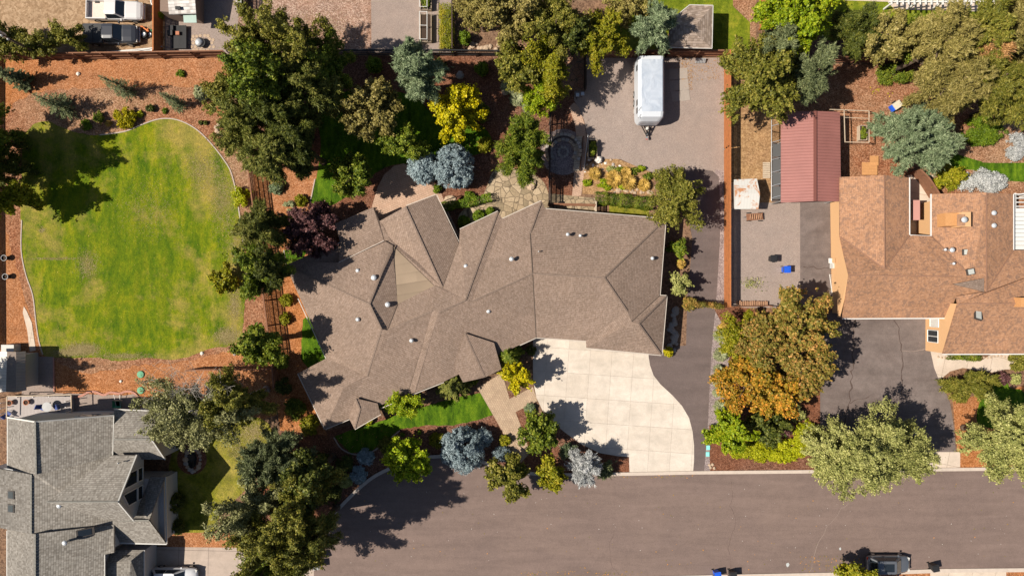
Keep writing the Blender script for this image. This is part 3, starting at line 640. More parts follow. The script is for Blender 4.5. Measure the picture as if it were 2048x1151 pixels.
# ---------------------------------------------------------------- houses
SH = {
 'main': shingle('brown_shingles', [(.188, .135, .105), (.208, .15, .118), (.226, .165, .132), (.25, .185, .15)], .2, .16, line=.7, bd=.06),
 'grey': shingle('grey_shingles', [(.165, .148, .13), (.2, .182, .162), (.23, .212, .19), (.27, .25, .227)], .2, .24, line=.55, bd=.09),
 'rust': shingle('rust_shingles', [(.29, .155, .09), (.315, .17, .1), (.33, .18, .108), (.355, .2, .122)], .16, .2, (.19, .115, .082), line=.85, bd=.02),
 'tan': shingle('tan_roll_roofing', [(.25, .19, .137), (.255, .195, .142)], 1.0, 6, line=.9, bd=.004),
 'shed': shingle('shed_shingles', [(.2, .15, .12), (.27, .21, .17), (.34, .27, .23)], .27, .5, line=.6, bd=.05),
}
def roof_mb(faces, t=.17, lift=0.0):
    m = MB(); m.uv = []
    for f in faces:
        w = [P(x, y, z+lift) for x, y, z in f]; n = Vector((0, 0, 0))
        for i in range(len(w)):
            a = w[i]; b = w[(i+1) % len(w)]; n += Vector(((a.y-b.y)*(a.z+b.z), (a.z-b.z)*(a.x+b.x), (a.x-b.x)*(a.y+b.y)))
        if n.z < 0: w = w[::-1]; n = -n
        n.normalize(); u = Vector((-n.y, n.x, 0))
        u = u.normalized() if u.length > .02 else Vector((1, 0, 0)); v = n.cross(u); k = len(w); o = len(m.v)
        m.v += [tuple(p) for p in w]+[(p.x, p.y, p.z-t) for p in w]
        uvs = [(p.dot(u), p.dot(v)) for p in w]
        m.f.append(tuple(range(o, o+k))); m.uv.append(uvs)
        m.f.append(tuple(range(o+2*k-1, o+k-1, -1))); m.uv.append(uvs[::-1])
        for i in range(k):
            j = (i+1) % k; m.f.append((o+j, o+i, o+k+i, o+k+j)); m.uv.append([uvs[j], uvs[i], uvs[i], uvs[j]])
    return m
def seglines(root, name, mat, segs, w, t, dz):
    for sg in segs: lines(MB(), [sg], w, t, dz).build(name, mat, root)
def lines(m, segs, w, t, dz):
    for a, b in segs:
        a = P(*a); b = P(*b); a.z += dz; b.z += dz; m.beam(a, b, w, t)
    return m
def walls(root, px, h, mat, inset=.45, name='wall'):
    pts = offset([P(x, y, h)[:2] for x, y in px], inset); MB().prism([tuple(p) for p in pts], 0, h-.22).build(name, mat, root)
def vent(px, py, h, r=.16, hh=.45, label='', kind='round'):
    b = P(px, py, h); root = thing('roof_vent', label, 'roof vent', b, 'vents on the roofs'); m = MB()
    m.lathe(b+Vector((0, 0, -.2)), [(r*.6, 0), (r*.6, hh)], 12); m.build('pipe', MT['metal'], root)
    MB().lathe(b+Vector((0, 0, hh-.22)), [(r, 0), (r*1.25, .03), (r*1.2, .12), (r*.7, .2), (.02, .22)], 14).build('cap', MT['vent'], root, smooth=True)
    return root
MR = [] # main roof faces: photo pixel x, y and height
K = [
 [(571, 530, 3), (739, 608, 5.95), (763, 658, 6.1), (734, 752, 4.45), (653, 716, 3)],
 [(571, 530, 3), (618, 509, 3.02), (627, 524, 3.36), (677, 525, 3.81), (768, 481, 3.68), (785, 490, 3.9), (739, 608, 5.95)],
 [(618, 509, 3.02), (681, 486, 2.7), (677, 525, 3.0), (627, 524, 3.36)],
 [(681, 486, 3.0), (670, 447, 2.9), (746, 414, 2.9), (759, 442, 3.05), (768, 481, 3.45), (677, 525, 3.55)],
 [(759, 442, 3.05), (811, 413, 4.5), (885, 575, 4.8), (868, 571, 4.5), (786, 490, 3.72), (768, 481, 3.4)],
 [(811, 413, 4.5), (872, 390, 3), (918, 487, 3.2), (885, 575, 4.85)],
 [(785, 490, 3.9), (739, 608, 5.95), (763, 658, 6.1), (775, 660, 5.78), (795, 608, 4.75)],
 [(775, 660, 5.9), (865, 621, 6.1), (877, 625, 6.25), (931, 600, 6.1), (885, 575, 4.85), (868, 571, 4.6), (795, 608, 4.75)],
 [(920, 459, 3), (996, 423, 3), (931, 600, 6.1), (885, 575, 4.85), (918, 487, 3.55)],
 [(996, 423, 3), (1005, 438, 3), (944, 602, 5.9), (931, 600, 6.1)],
 [(1005, 438, 3), (1083, 402, 3), (1060, 467, 4.2), (1065, 547, 5.9), (944, 602, 5.9)],
 [(1083, 402, 3), (1091, 418, 3), (1060, 467, 4.2)],
 [(1091, 418, 3), (1331, 438, 3), (1209, 555, 6.05), (1065, 547, 5.9), (1060, 467, 4.2)],
 [(1065, 547, 5.9), (1209, 555, 6.05), (1254, 621, 4.9), (1172, 681, 3.05), (1072, 674, 3)],
 [(1331, 438, 3), (1319, 591, 3.1), (1263, 643, 4.75), (1254, 621, 4.9), (1209, 555, 6.05)],
 [(1254, 621, 4.9), (1263, 643, 4.75), (1173, 695, 3), (1172, 681, 3.05)],
 [(1263, 643, 4.75), (1278, 647, 4.75), (1333, 592, 3.1), (1319, 591, 3.1)],
 [(1278, 647, 4.75), (1333, 592, 3.1), (1323, 709, 3)],
 [(1263, 643, 4.75), (1278, 647, 4.75), (1323, 709, 3), (1173, 695, 3)],
 [(763, 658, 6.1), (775, 660, 6.05), (865, 621, 6.1), (819, 774, 3.3), (815, 787, 3.0), (650, 857, 3), (688, 774, 4.5), (734, 752, 4.45)],
 [(865, 621, 6.1), (877, 625, 6.25), (832, 778, 3.35), (828, 785, 3.2), (815, 787, 3.0), (819, 774, 3.25)],
 [(877, 625, 6.25), (931, 600, 6.1), (944, 602, 5.95), (1065, 547, 5.9), (1072, 674, 3), (1039, 689, 3), (887, 763, 3.1), (828, 785, 3.2)],
 [(596, 746, 3), (653, 716, 3), (734, 752, 4.45), (688, 774, 4.5)],
 [(596, 746, 3), (688, 774, 4.5), (650, 857, 3)],
]
DORM = [
 [(930, 666, 5.0), (970, 754, 3.3), (926, 764, 2.97), (909, 731, 3.6)],
 [(930, 666, 5.0), (988, 685, 3.9), (1003, 738, 3.0), (970, 754, 3.3)],
 [(711, 796, 4.05), (720, 818, 4.05), (709, 857, 3.1), (698, 836, 3.1)],
 [(711, 796, 4.05), (755, 806, 3.3), (761, 827, 3.15), (720, 818, 4.05)],
 [(720, 818, 4.05), (761, 827, 3.15), (709, 857, 3.1)],
]
def up(z): return 3+(z-3)*1.28
K = [[(x, y, up(z)) for x, y, z in f] for f in K]; DORM = [[(x, y, up(z)) for x, y, z in f] for f in DORM]
mh = thing('main_house', 'large sprawling single storey house with brown shingle hip roofs in the middle', 'house', P(950, 600))
rf = roof_mb(K).build('roof', SH['main'], mh)
roof_mb([f for f in DORM[:2]], .15, .05).build('entry_roof', SH['main'], mh)
roof_mb([f for f in DORM[2:]], .15, .05).build('porch_roof', SH['main'], mh)
roof_mb([[(785, 490, up(3.8)), (868, 571, up(4.55)), (795, 608, up(4.75))]], .05, .0).build('flat_roof_panel', SH['tan'], mh)
WHS = [((650, 857, 3), (596, 746, 3)), ((653, 716, 3), (597, 596, 3)), ((918, 487, 3.2), (872, 390, 3)), ((872, 390, 3), (813, 412, 3.0)), ((920, 459, 3), (996, 423, 3)), ((1005, 438, 3), (1083, 402, 3)),
       ((1091, 418, 3), (1331, 438, 3)), ((1331, 438, 3), (1319, 591, 3.1)), ((1319, 591, 3.1), (1333, 592, 3.1)), ((1333, 592, 3.1), (1323, 709, 3)), ((1323, 709, 3), (1173, 695, 3)),
       ((1072, 674, 3), (1171, 681, 3)), ((1072, 674, 3), (1039, 689, 3)), ((887, 763, 3.1), (828, 786, 3.2)), ((828, 786, 3.1), (761, 815, 3)), ((650, 857, 3), (698, 837, 3)), ((709, 857, 3.1), (761, 827, 3.15)), ((681, 486, 3), (618, 509, 3.3))]
gut = MB(); rgx = random.Random(5)
def outline_out(segs, m, w, t, dz, off=.07, c=P(950, 600)):
    for a, b in segs:
        a = P(*a); b = P(*b); d = (b-a).normalized(); n = Vector((-d.y, d.x, 0)); mid = (a+b)/2
        if n.dot(mid-c) < 0: n = -n
        a = a+n*off; b = b+n*off; a.z += dz; b.z += dz; m.beam(a, b, w, t)
for sg in WHS:
    gut = MB(); outline_out([sg], gut, .08, .1, -.08); gut.build('gutter', MT['trimtan'], mh)
DK = plain('ridge_shingles', (.12, .088, .07), .95, var=.3)
lines(MB(), [((677, 525, up(3.75)), (768, 481, up(3.9)))], .05, .06, .04).build('gutter', MT['trimtan'], mh)
RID = [((811, 413, 4.5), (885, 575, 4.85)), ((739, 608, 5.95), (785, 490, 4.05)), ((739, 608, 5.95), (763, 658, 6.1)), ((734, 752, 4.45), (763, 658, 6.1)), ((865, 621, 6.1), (775, 660, 6.0)), ((877, 625, 6.25), (931, 600, 6.1)), ((944, 602, 5.95), (1065, 547, 5.9)),
       ((996, 423, 3), (931, 600, 6.1)), ((1065, 547, 5.9), (1209, 555, 6.05)), ((1209, 555, 6.05), (1331, 438, 3)), ((1209, 555, 6.05), (1254, 621, 4.9)), ((1278, 647, 4.75), (1323, 709, 3)), ((1278, 647, 4.75), (1333, 592, 3.1)), ((596, 746, 3), (688, 774, 4.5)),
       ((930, 666, 5.03), (970, 754, 3.33)), ((711, 796, 4.08), (720, 818, 4.08)), ((720, 818, 4.08), (709, 857, 3.13)), ((571, 530, 3), (739, 608, 5.95)), ((1083, 402, 3), (1060, 467, 4.2))]
RCM = plain('ridge_cap_shingles', (.2, .145, .115), .95, var=.25, sc=3)
for a, b in [tuple((x, y, up(z)) for x, y, z in s_) for s_ in RID]:
    rdg = MB()
    A = P(*a); B = P(*b); n = max(1, int((B-A).length/.3)); d = (B-A).normalized()
    for i in range(n):
        p = A.lerp(B, i/n); q = A.lerp(B, (i+.93)/n); z = .035 
        rdg.beam(p+Vector((0, 0, .018)), q+Vector((0, 0, .004)), .15, .02)
    rdg.build('ridge_cap', RCM, mh)

seglines(mh, 'valley_flashing', DK, [tuple((x, y, up(z)) for x, y, z in s_) for s_ in [((1065, 547, 5.9), (1072, 674, 3)), ((1060, 467, 4.2), (1065, 547, 5.9)), ((1319, 591, 3.1), (1263, 643, 4.75)), ((930, 666, 4.8), (988, 685, 3.85)), ((775, 660, 5.9), (795, 608, 4.78)), ((885, 575, 4.85), (918, 487, 3.5))]], .07, .03, .03)
for q in ([(571, 530), (681, 486), (670, 447), (746, 414), (759, 442), (811, 413), (872, 390), (918, 487), (920, 459), (996, 423), (1005, 438), (1083, 402), (1091, 418), (1331, 438), (1319, 591), (1333, 592), (1323, 709), (1173, 695), (1172, 681), (1072, 674), (1039, 689), (887, 763), (815, 787), (650, 857), (596, 746), (653, 716)],):
    walls(mh, q, 3.0, MT['siding'], .5)
for x, y in ((968, 750), (997, 736), (990, 690)): p = P(x, y, 3); MB().tube((p.x*.99, p.y, 0), (p.x*.99, p.y, 3.1), .14, .14, 10).build('porch_column', MT['white'], mh)
for x0, x1 in ((1085, 1118), (1125, 1158)):
    a = P(x0, 670, 2.8); b = P(x1, 673, 2.8); MB().beam((a.x, a.y+.1, 1.15), (b.x, b.y+.1, 1.15), .1, 2.3).build('garage_door', MT['white'], mh)
for x, y, h, s, l in ((910.7*1, 0, 0, 0, ''),): pass
V = [(717, 541, 4.2, 1, 'small round white vent near the shadow on the west roof of the brown house'), (749, 555, 4.9, 1.35, 'larger round white vent beside the narrow dark dormer slope'),
     (776.5, 608.5, 5.0, 1.25, 'round white vent on the dark triangular dormer slope'), (824, 680, 5.2, 1, 'white vent cap on the front slope left of the pale strip'),
     (977, 621.5, 4.9, 1, 'white vent cap on the front slope right of the pale strip'), (1023, 518, 5.2, 1.1, 'lone round vent just left of the long valley line'),
     (932, 532, 4.4, 1, 'white vent pipe on the roof between two dark slopes'), (1135, 469, 4.3, .9, 'left one of the two vent pipes on the garage wing roof'), (1160, 471.5, 4.3, .8, 'right one of the two vent pipes on the garage wing roof'),
     (1303.5, 516.5, 3.5, .9, 'white vent pipe close to the right edge of the brown roof'), (717, 638, 5.1, 1.0, 'white vent pipe below the square grey attic vent')]
for x, y, h, s, l in V: vent(x, y, up(h), .17*s, .5, l)
sv = thing('attic_vent', 'square dark grey attic vent on the west slope of the brown roof', 'roof vent', P(720, 624, up(5.1))); m = MB(); m.box(P(720, 624, up(5.1)+.08), (.4, .4, .18), .2); m.build('hood', MT['grey'], sv); MB().box(P(720, 624, up(5.1)-.0), (.5, .5, .03), .2).build('flange', DK, sv)
vent(940, 525, up(4.3), .08, .4, 'thin white pipe just above the vent between two dark slopes'); vent(1077, 503, up(4.9), .06, .5, 'thin plumbing pipe near the top of the long valley line')

# grey house, lower left
gh = thing('grey_house', 'two storey house with grey shingle gables at the lower left corner', 'house', P(180, 1000))
GE = 5.4
GK = [
 [(15, 834, 6.1), (70, 843, 8.3), (72, 948, 8.3), (15, 936, 6.1)],
 [(70, 843, 8.3), (227, 830, 4.6), (225, 912, 4.6), (73, 950, 8.25)],
 [(-40, 930, 6.3), (62, 948, 8.1), (61, 1067, 8.1), (-40, 1047, 6.3)],
 [(62, 948, 8.1), (70, 947, 8.0), (225, 908, 4.5), (228, 1052, 4.5), (62, 1067, 8.1)],
 [(14, 1056, 6.2), (70, 1067, 8.2), (70, 1200, 8.2), (14, 1190, 6.2)],
 [(70, 1067, 8.2), (228, 1048, 4.6), (228, 1104, 4.6), (209, 1108, 4.9), (209, 1180, 4.9), (70, 1200, 8.2)],
]
roof_mb(GK, .2).build('roof', SH['grey'], gh)
roof_mb([[(93, 1003, 8.3), (236, 1003, 8.3), (273, 910, 5.2), (224, 910, 5.2)], [(93, 1003, 8.3), (236, 1003, 8.3), (267, 1040, 5.6), (222, 1041, 5.6)]], .2, .03).build('gable_roof', SH['grey'], gh)
roof_mb([[(228, 878, 5.6), (303, 878, 5.6), (330, 918, 3.6), (280, 918, 3.6), (225, 910, 4.2)], [(228, 878, 5.6), (303, 878, 5.6), (318, 822, 3.6), (228, 818, 3.6)]], .18).build('gable_roof', SH['grey'], gh)
roof_mb([[(225, 1038, 5.0), (298, 1040, 4.9), (333, 1087, 3.1), (228, 1084, 3.1)], [(264, 1040, 4.9), (298, 1040, 4.9), (331, 953, 3.0), (300, 952, 3.0), (270, 1038, 4.4)]], .18).build('gable_roof', SH['grey'], gh)
roof_mb([[(288, 1099, 3.0), (288, 1190, 3.0), (255, 1190, 4.1), (262, 1120, 4.1)], [(225, 1099, 3.0), (288, 1099, 3.0), (262, 1120, 4.1), (213, 1126, 4.1)], [(213, 1126, 4.1), (262, 1120, 4.1), (255, 1190, 4.1), (205, 1190, 4.1)]], .18).build('garage_roof', SH['grey'], gh)
# walls as blocks standing under the roofs
def block(root, name, px, h, z1, mat, z0=0, inset=.3):
    pts = offset([P(x, y, h)[:2] for x, y in px], inset); return MB().prism([tuple(p) for p in pts], z0, z1).build(name, mat, root)
block(gh, 'wall', [(15, 834), (227, 830), (225, 912), (15, 936)], 4.6, 4.4, MT['paleside'])
block(gh, 'wall', [(-40, 936), (225, 912), (228, 1048), (228, 1104), (209, 1108), (209, 1190), (14, 1190), (14, 1060), (-40, 1060)], 4.6, 4.2, MT['paleside'])
block(gh, 'wall', [(228, 822), (320, 822), (326, 918), (228, 918)], 3.6, 3.4, MT['paleside'])
block(gh, 'wall', [(200, 950), (331, 952), (334, 1087), (200, 1087)], 3.0, 2.8, MT['paleside'])
block(gh, 'wall', [(200, 1095), (288, 1099), (288, 1190), (200, 1190)], 3.0, 2.8, MT['paleside'])
def gable(root, name, pts, mat, t=.15):
    w = [P(*p) for p in pts]; n = (w[1]-w[0]).cross(w[2]-w[0]).normalized(); MB().slab(w, n*-t if n.x > 0 else n*t).build(name, mat, root)
# big window gable facing the lawn: apex, then its two corners straight down
ax = P(236, 1003, 8.25); n1 = P(273, 910, 5.2); s1 = P(267, 1040, 5.6); gx = max(n1.x, s1.x)-.25
def gwall(root, x, yn, ys, ya, za, zn, zs, zb, mat, name='gable_wall', t=.2):
    pts = [Vector((x, yn, zb)), Vector((x, yn, zn)), Vector((x, ya, za)), Vector((x, ys, zs)), Vector((x, ys, zb))]
    return MB().slab(pts, (-t, 0, 0)).build(name, mat, root)
gwall(gh, ax.x-.35, n1.y-.1, s1.y+.1, ax.y, 8.0, 5.1, 5.5, 3.2, MT['paleside'])
# the front of the gable leans out from the apex to its foot in the photograph: a tall two storey bay stands below it
for i, (dy0, dy1, z0, z1, z2) in enumerate(((.25, 1.55, 4.5, 6.0, 6.9), (-1.55, -.25, 4.5, 6.9, 6.0), (.25, 1.55, 3.5, 4.35, 4.35), (-1.55, -.25, 3.5, 4.35, 4.35))):
    x = ax.x-.34; yc = (n1.y+s1.y)/2
    pts = [Vector((x, yc+dy0, z0)), Vector((x, yc+dy1, z0)), Vector((x, yc+dy1, z1)), Vector((x, yc+dy0, z2))]
    w_ = MB().slab(pts, (.03, 0, 0)).build('window', MT['glass'], gh)
    fr = MB()
    for a, b in zip(pts, pts[1:]+pts[:1]): fr.beam(a+Vector((.04, 0, 0)), b+Vector((.04, 0, 0)), .09, .09)
    fr.build('frame', MT['white'], w_)
a = P(298, 1040, 4.85); b = P(331, 956, 3.0); c = P(333, 1085, 3.1)
gwall(gh, a.x-.1, b.y, c.y, a.y, 4.7, 2.95, 3.05, 0, MT['paleside'])
a = P(303, 878, 5.5); b = P(318, 824, 3.6); c = P(328, 916, 3.6); gwall(gh, a.x-.1, b.y, c.y, a.y, 5.35, 3.5, 3.5, 0, MT['paleside'])
# upper wall with windows toward the deck
bk = P(227, 830, 4.6); bl = P(15, 834, 6.1); br_ = P(70, 843, 8.3)
pts = [Vector((bl.x+.3, bl.y-.35, 2)), Vector((bl.x+.3, bl.y-.35, 5.9)), Vector((br_.x, bl.y-.35, 8.1)), Vector((bk.x-.2, bl.y-.35, 4.5)), Vector((bk.x-.2, bl.y-.35, 2))]
MB().slab(pts, (0, -.2, 0)).build('gable_wall', MT['paleside'], gh)
for x0, x1, z0, z1 in ((1.0, 2.6, 2.6, 4.0), (3.4, 4.8, 2.4, 3.6)):
    wv = MB().box((br_.x+x0+.85, bl.y-.34, (z0+z1)/2), (x1-x0, .05, z1-z0)).build('window', MT['glass'], gh)
    MB().box((br_.x+x0+.85, bl.y-.33, z0-.05), (x1-x0+.2, .1, .08)).box((br_.x+x0+.85, bl.y-.33, z1+.05), (x1-x0+.2, .1, .08)).build('frame', MT['white'], wv)
seglines(gh, 'gutter', MT['chalk'], [((15, 834, 6.1), (15, 936, 6.1)), ((14, 1060, 6.2), (14, 1190, 6.2)), ((225, 912, 4.6), (227, 830, 4.6)), ((209, 1108, 4.9), (209, 1180, 4.9))], .1, .12, -.05)
seglines(gh, 'gutter', MT['chalk'], [((288, 1099, 3), (288, 1190, 3)), ((331, 953, 3), (333, 1087, 3.1)), ((318, 822, 3.6), (228, 818, 3.6)), ((330, 918, 3.6), (303, 878, 5.6)), ((333, 1087, 3.1), (228, 1085, 3.1)), ((236, 1003, 8.3), (273, 910, 5.2)), ((236, 1003, 8.3), (267, 1040, 5.6)), ((15, 834, 6.1), (70, 843, 8.3)), ((70, 843, 8.3), (227, 830, 4.6))], .13, .16, -.06)
RCG = plain('grey_ridge_cap', (.2, .19, .17), .95, var=.3, sc=3)
for a, b in (((70, 843, 8.3), (72, 948, 8.3)), ((62, 948, 8.1), (62, 1067, 8.1)), ((70, 1067, 8.2), (70, 1200, 8.2)), ((93, 1003, 8.33), (236, 1003, 8.33)), ((228, 878, 5.6), (303, 878, 5.6)), ((240, 1040, 4.95), (298, 1040, 4.95))):
    A = P(*a); B = P(*b); n = int((B-A).length/.3); rdg = MB()
    for i in range(n): rdg.beam(A.lerp(B, i/n)+Vector((0, 0, .02)), A.lerp(B, (i+.97)/n)+Vector((0, 0, .005)), .16, .02)
    rdg.build('ridge_cap', RCG, gh)

gdw = P(289, 1125, 2.5); MB().box((gdw.x-.3, P(0, 1135, 1)[1]-.4, 1.2), (.1, 2.6, 2.3)).build('garage_door', MT['white'], gh)
def skylight(px, py, h, w, l, label, tilt=(0, 0), rz=0):
    b = P(px, py, h); root = thing('skylight', label, 'skylight', b); f = MB()
    f.box(b+Vector((0, 0, .06)), (w, l, .2), rz, tilt[0], tilt[1]); f.build('frame', plain('skylight_frame', (.05, .042, .038), .6), root)
    MB().box(b+Vector((0, 0, .17)), (w*.74, l*.8, .04), rz, tilt[0], tilt[1]).build('pane', MT['skypane'] if 'skypane' in MT else MT['glass'], root); return root
MT['skypane'] = plain('skylight_glass', (.05, .055, .05), .12, spec=.7)
skylight(24, 988, 7.35, .8, .75, 'square dark skylight on the pale slope of the grey house, the upper of the pair', (0, -.3))
skylight(24, 1015, 7.35, .8, .75, 'square dark skylight on the pale slope of the grey house, the lower of the pair', (0, -.3))
MT['skypane'] = MT['glass']
skylight(172, 1063, 6.0, 1.5, .72, 'long black skylight raised on the dark slope of the grey house', (0, .4), .12)
vent(121, 1009, 7.6, .2, .35, 'white vent cap beside the long ridge of the grey house'); vent(134, 1082, 6.9, .2, .5, 'white vent on the dark grey slope below the long skylight')
vent(240, 924, 6.0, .06, .4, 'thin pipe on the gable slope of the grey house')

# orange brown house, right
rh = thing('rust_house', 'rambling house with mottled orange brown shingle roof at the right edge', 'house', P(1850, 540))
RK = [
 [(1680, 354, 3.1), (1768, 350, 5.0), (1769, 538, 5.2), (1680, 473, 3.1)],
 [(1768, 350, 5.0), (1818, 355, 3.9), (1819, 470, 3.9), (1769, 538, 5.2)],
 [(1680, 473, 3.1), (1769, 538, 5.2), (1698, 550, 5.3)],
 [(1698, 550, 5.3), (1769, 538, 5.2), (1819, 470, 3.9), (1862, 472, 3.9), (1945, 556, 5.4), (1906, 552, 5.3)],
 [(1698, 550, 5.3), (1906, 552, 5.3), (1945, 556, 5.4), (1972, 583, 5.0), (1913, 592, 4.6), (1895, 635, 3.15), (1685, 636, 3.1)],
 [(1862, 388, 3.3), (1972, 385, 5.5), (1972, 583, 5.5), (1945, 556, 5.4), (1862, 472, 3.6)],
 [(1972, 385, 5.5), (2027, 388, 4.2), (2027, 500, 4.2), (1972, 583, 5.5)],
 [(1972, 583, 5.5), (2027, 500, 4.2), (2200, 500, 3.6), (2200, 606, 5.2), (1916, 607, 5.3), (1913, 592, 5.0)],
 [(1916, 607, 5.3), (2200, 606, 5.2), (2200, 706, 3.0), (1886, 707, 3.0)],
]
roof_mb(RK, .18).build('roof', SH['rust'], rh)
roof_mb([[(1905, 568, 5.45), (1968, 556, 5.75), (1968, 583, 5.45)]], .1, .03).build('cricket', SH['main'], rh)
seglines(rh, 'valley_flashing', plain('rust_flashing', (.24, .13, .085), .8), [((1680, 473, 3.1), (1769, 538, 5.2)), ((1769, 538, 5.2), (1819, 470, 3.9)), ((1862, 472, 3.7), (1945, 556, 5.45)), ((1972, 583, 5.5), (2027, 500, 4.2)), ((1768, 350, 5.0), (1769, 538, 5.2)), ((1972, 385, 5.5), (1972, 583, 5.5)), ((1698, 550, 5.3), (1906, 552, 5.3)), ((1916, 607, 5.3), (2200, 606, 5.2))], .09, .04, .05)
block(rh, 'wall', [(1680, 356), (1818, 356), (1819, 470), (1862, 472), (1862, 392), (2027, 390), (2027, 500), (2200, 500), (2200, 706), (1886, 706), (1893, 636), (1685, 636)], 3.1, 2.9, MT['tanside'], inset=.42)
a = P(1698, 550, 5.2); n1 = P(1682, 475, 3.1); s1 = P(1686, 634, 3.1)
MB().slab([Vector((a.x-.0, s1.y, 2.9)), Vector((a.x, s1.y, 3.0)), Vector((a.x, a.y, 5.05)), Vector((a.x, n1.y, 3.0)), Vector((a.x, n1.y, 2.9))], (.2, 0, 0)).build('gable_wall', MT['tanside'], rh)
a = P(1916, 607, 5.2); s1 = P(1888, 706, 3.0); MB().slab([Vector((a.x, s1.y, 0)), Vector((a.x, s1.y, 2.9)), Vector((a.x, a.y, 5.0)), Vector((a.x, a.y, 0))], (.2, 0, 0)).build('gable_wall', MT['tanside'], rh)
seglines(rh, 'gutter', MT['white'], [((1685, 637, 3.1), (1895, 636, 3.1)), ((1886, 708, 3), (2200, 707, 3)), ((1819, 355, 3.9), (1819, 470, 3.9)), ((1862, 388, 3.3), (1862, 472, 3.6)), ((1819, 470, 3.9), (1862, 472, 3.6)), ((2027, 388, 4.2), (2027, 500, 4.2))], .1, .12, -.02)
c = MB(); b = P(1912, 440, 4.7)
cw = MB().box(P(1898, 440, 5.2), (1.5, 1.25, 1.3)).build('chimney', MT['orangewood'], rh)
MB().box(P(1922, 440, 5.5), (.9, 1.4, 1.5)).build('chimney_box', MT['tanside'], rh)
MB().box(P(1922, 440, 6.27), (.75, 1.1, .05)).build('chimney_crown', MT['firewood'], cw)
MB().lathe(P(1923, 440, 6.3), [(.2, 0), (.2, .35), (.3, .37), (.28, .5), (.05, .55)], 14).build('flue_cap', MT['vent'], cw, smooth=True)
MB().box(P(2042, 604, 5.4), (.9, .9, 1.2)).build('chimney', MT['orangewood'], rh)
MT['skypane'] = plain('pale_skylight_glass', (.42, .43, .4), .2, spec=.6)
skylight(1935, 504, 4.9, 1.05, .6, 'horizontal pale skylight on the rust roof below the chimney', (0, -.2))
skylight(1940, 543, 5.4, .75, .6, 'small pale skylight just above the grey triangular cricket', (0, 0), .2)
skylight(1955, 628, 4.9, .72, 1.15, 'tilted pale skylight on the lower right slope of the rust roof', (-.45, 0), -.3)
vent(1986, 426, 5.3, .2, .3, 'dark topped turbine vent on the right rust slope, the upper one'); vent(1986, 451, 5.3, .2, .3, 'dark topped turbine vent on the right rust slope, the lower one')
vent(1900, 500, 5.0, .2, .5, 'large silver vent left of the horizontal skylight'); vent(1889, 499, 4.9, .12, .3, 'small silver vent at far left of the skylight'); vent(1903, 527, 5.0, .12, .5, 'silver pipe vent below the large silver vent'); vent(1946, 481, 4.6, .09, .3, 'tiny white pipe on the rust roof above the skylight')
# courtyard pieces
MB().sheet(W2([(1815, 350), (1866, 350), (1866, 500), (1815, 500)]), .004*9).build('courtyard', MG['creamconc'], kind='structure')
ca = thing('courtyard_awning', 'small dark red metal roof over the courtyard doorway of the rust house', 'awning', P(1832, 425)); roof_mb([[(1824, 400, 2.7), (1840, 400, 3.1), (1840, 440, 3.1), (1824, 440, 2.7)]], .08).build('roof', MT['copper'], ca); MB().tube(P(1838, 402, .0), P(1838, 402, 2.7), .05).tube(P(1838, 438, 0), P(1838, 438, 2.7), .05).build('post', MT['darkwood'], ca)
cf = thing('courtyard_fence', 'curved brown board fence closing the courtyard of the rust house', 'fence', P(1840, 360))
m = MB(); pts = smooth([(1818, 345), (1834, 360), (1848, 380), (1858, 396)], 5, False); band(m, [P(x, y) for x, y in pts], .06, 0, 1.9); m.build('boards', MT['oldcedar'], cf)
m = MB(); band(m, [P(x, y) for x, y in pts], .16, 1.9, 1.96); m.build('cap_rail', MT['oldcedar'], cf)
ORD = ['first', 'second', 'third']+[str(n)+('st' if n % 10 == 1 and n != 11 else 'nd' if n % 10 == 2 and n != 12 else 'rd' if n % 10 == 3 and n != 13 else 'th') for n in range(4, 80)]
# ---------------------------------------------------------------- fences
def fence(pts, h, mat, label, name='board_fence', gap=.012, bw=.14, post=2.4, z0=0.0, cap=True, wob=.02, side=1, pw=.1, group=None):
    w = [P(x, y) for x, y in pts]; root = thing(name, label, 'fence', w[0], group); bd = MB(); rl = []; r = random.Random(len(label))
    for a, b in zip(w[:-1], w[1:]):
        d = b-a; L = d.length; d.normalize(); n = Vector((-d.y, d.x, 0))*side; k = int(L/(bw+gap)); rz = math.atan2(d.y, d.x)
        for i in range(k):
            c = a+d*((i+.5)*(bw+gap))+n*.05; hh = h+r.uniform(-wob, wob); bd.box((c.x, c.y, z0+hh/2), (bw, .022, hh), rz)
        m = MB()
        for zz in (.35, h*.55, h-.25): m.beam((a.x, a.y, zz), (b.x, b.y, zz), .05, .09)
        m.build('rail', mat, root)
        if cap: MB().beam((a.x+n.x*.02, a.y+n.y*.02, h+.035), (b.x+n.x*.02, b.y+n.y*.02, h+.035), .13, .035).build('cap_rail', mat, root)
        np_ = max(1, int(L/post))
        for i in range(np_+1):
            c = a+d*(L*i/np_)-n*.06; MB().box((c.x, c.y, (h+.0)/2), (pw, pw, h), rz).build('post', mat, root)
    bd.build('boards', mat, root); return root
MCED = shingle('cedar_fence_wood', [(.28, .1, .035), (.36, .13, .045), (.45, .17, .06)], .3, .3, line=.9, bd=.0)
fence([(1449, 113), (1449, 300), (1449, 612)], 1.95, MT['cedar'], 'orange cedar board fence between the parking gravel and the neighbour yard on the right', side=-1)
fence([(-20, 119), (115, 120), (330, 117), (462, 115)], 1.95, MT['oldcedar'], 'weathered brown fence along the top of the orange mulch bed')
fence([(325, 113), (325, -60)], 1.9, MT['cedar'], 'orange board fence between the parked pickups and the grey shed', side=-1)
fence([(1192, 114), (1330, 114), (1449, 114)], 1.9, MT['oldcedar'], 'brown fence behind the white trailer')
fence([(1519, 60), (1517, -60)], 1.95, MT['cedar'], 'short bright orange fence near the yellow green tree at the top', side=-1)
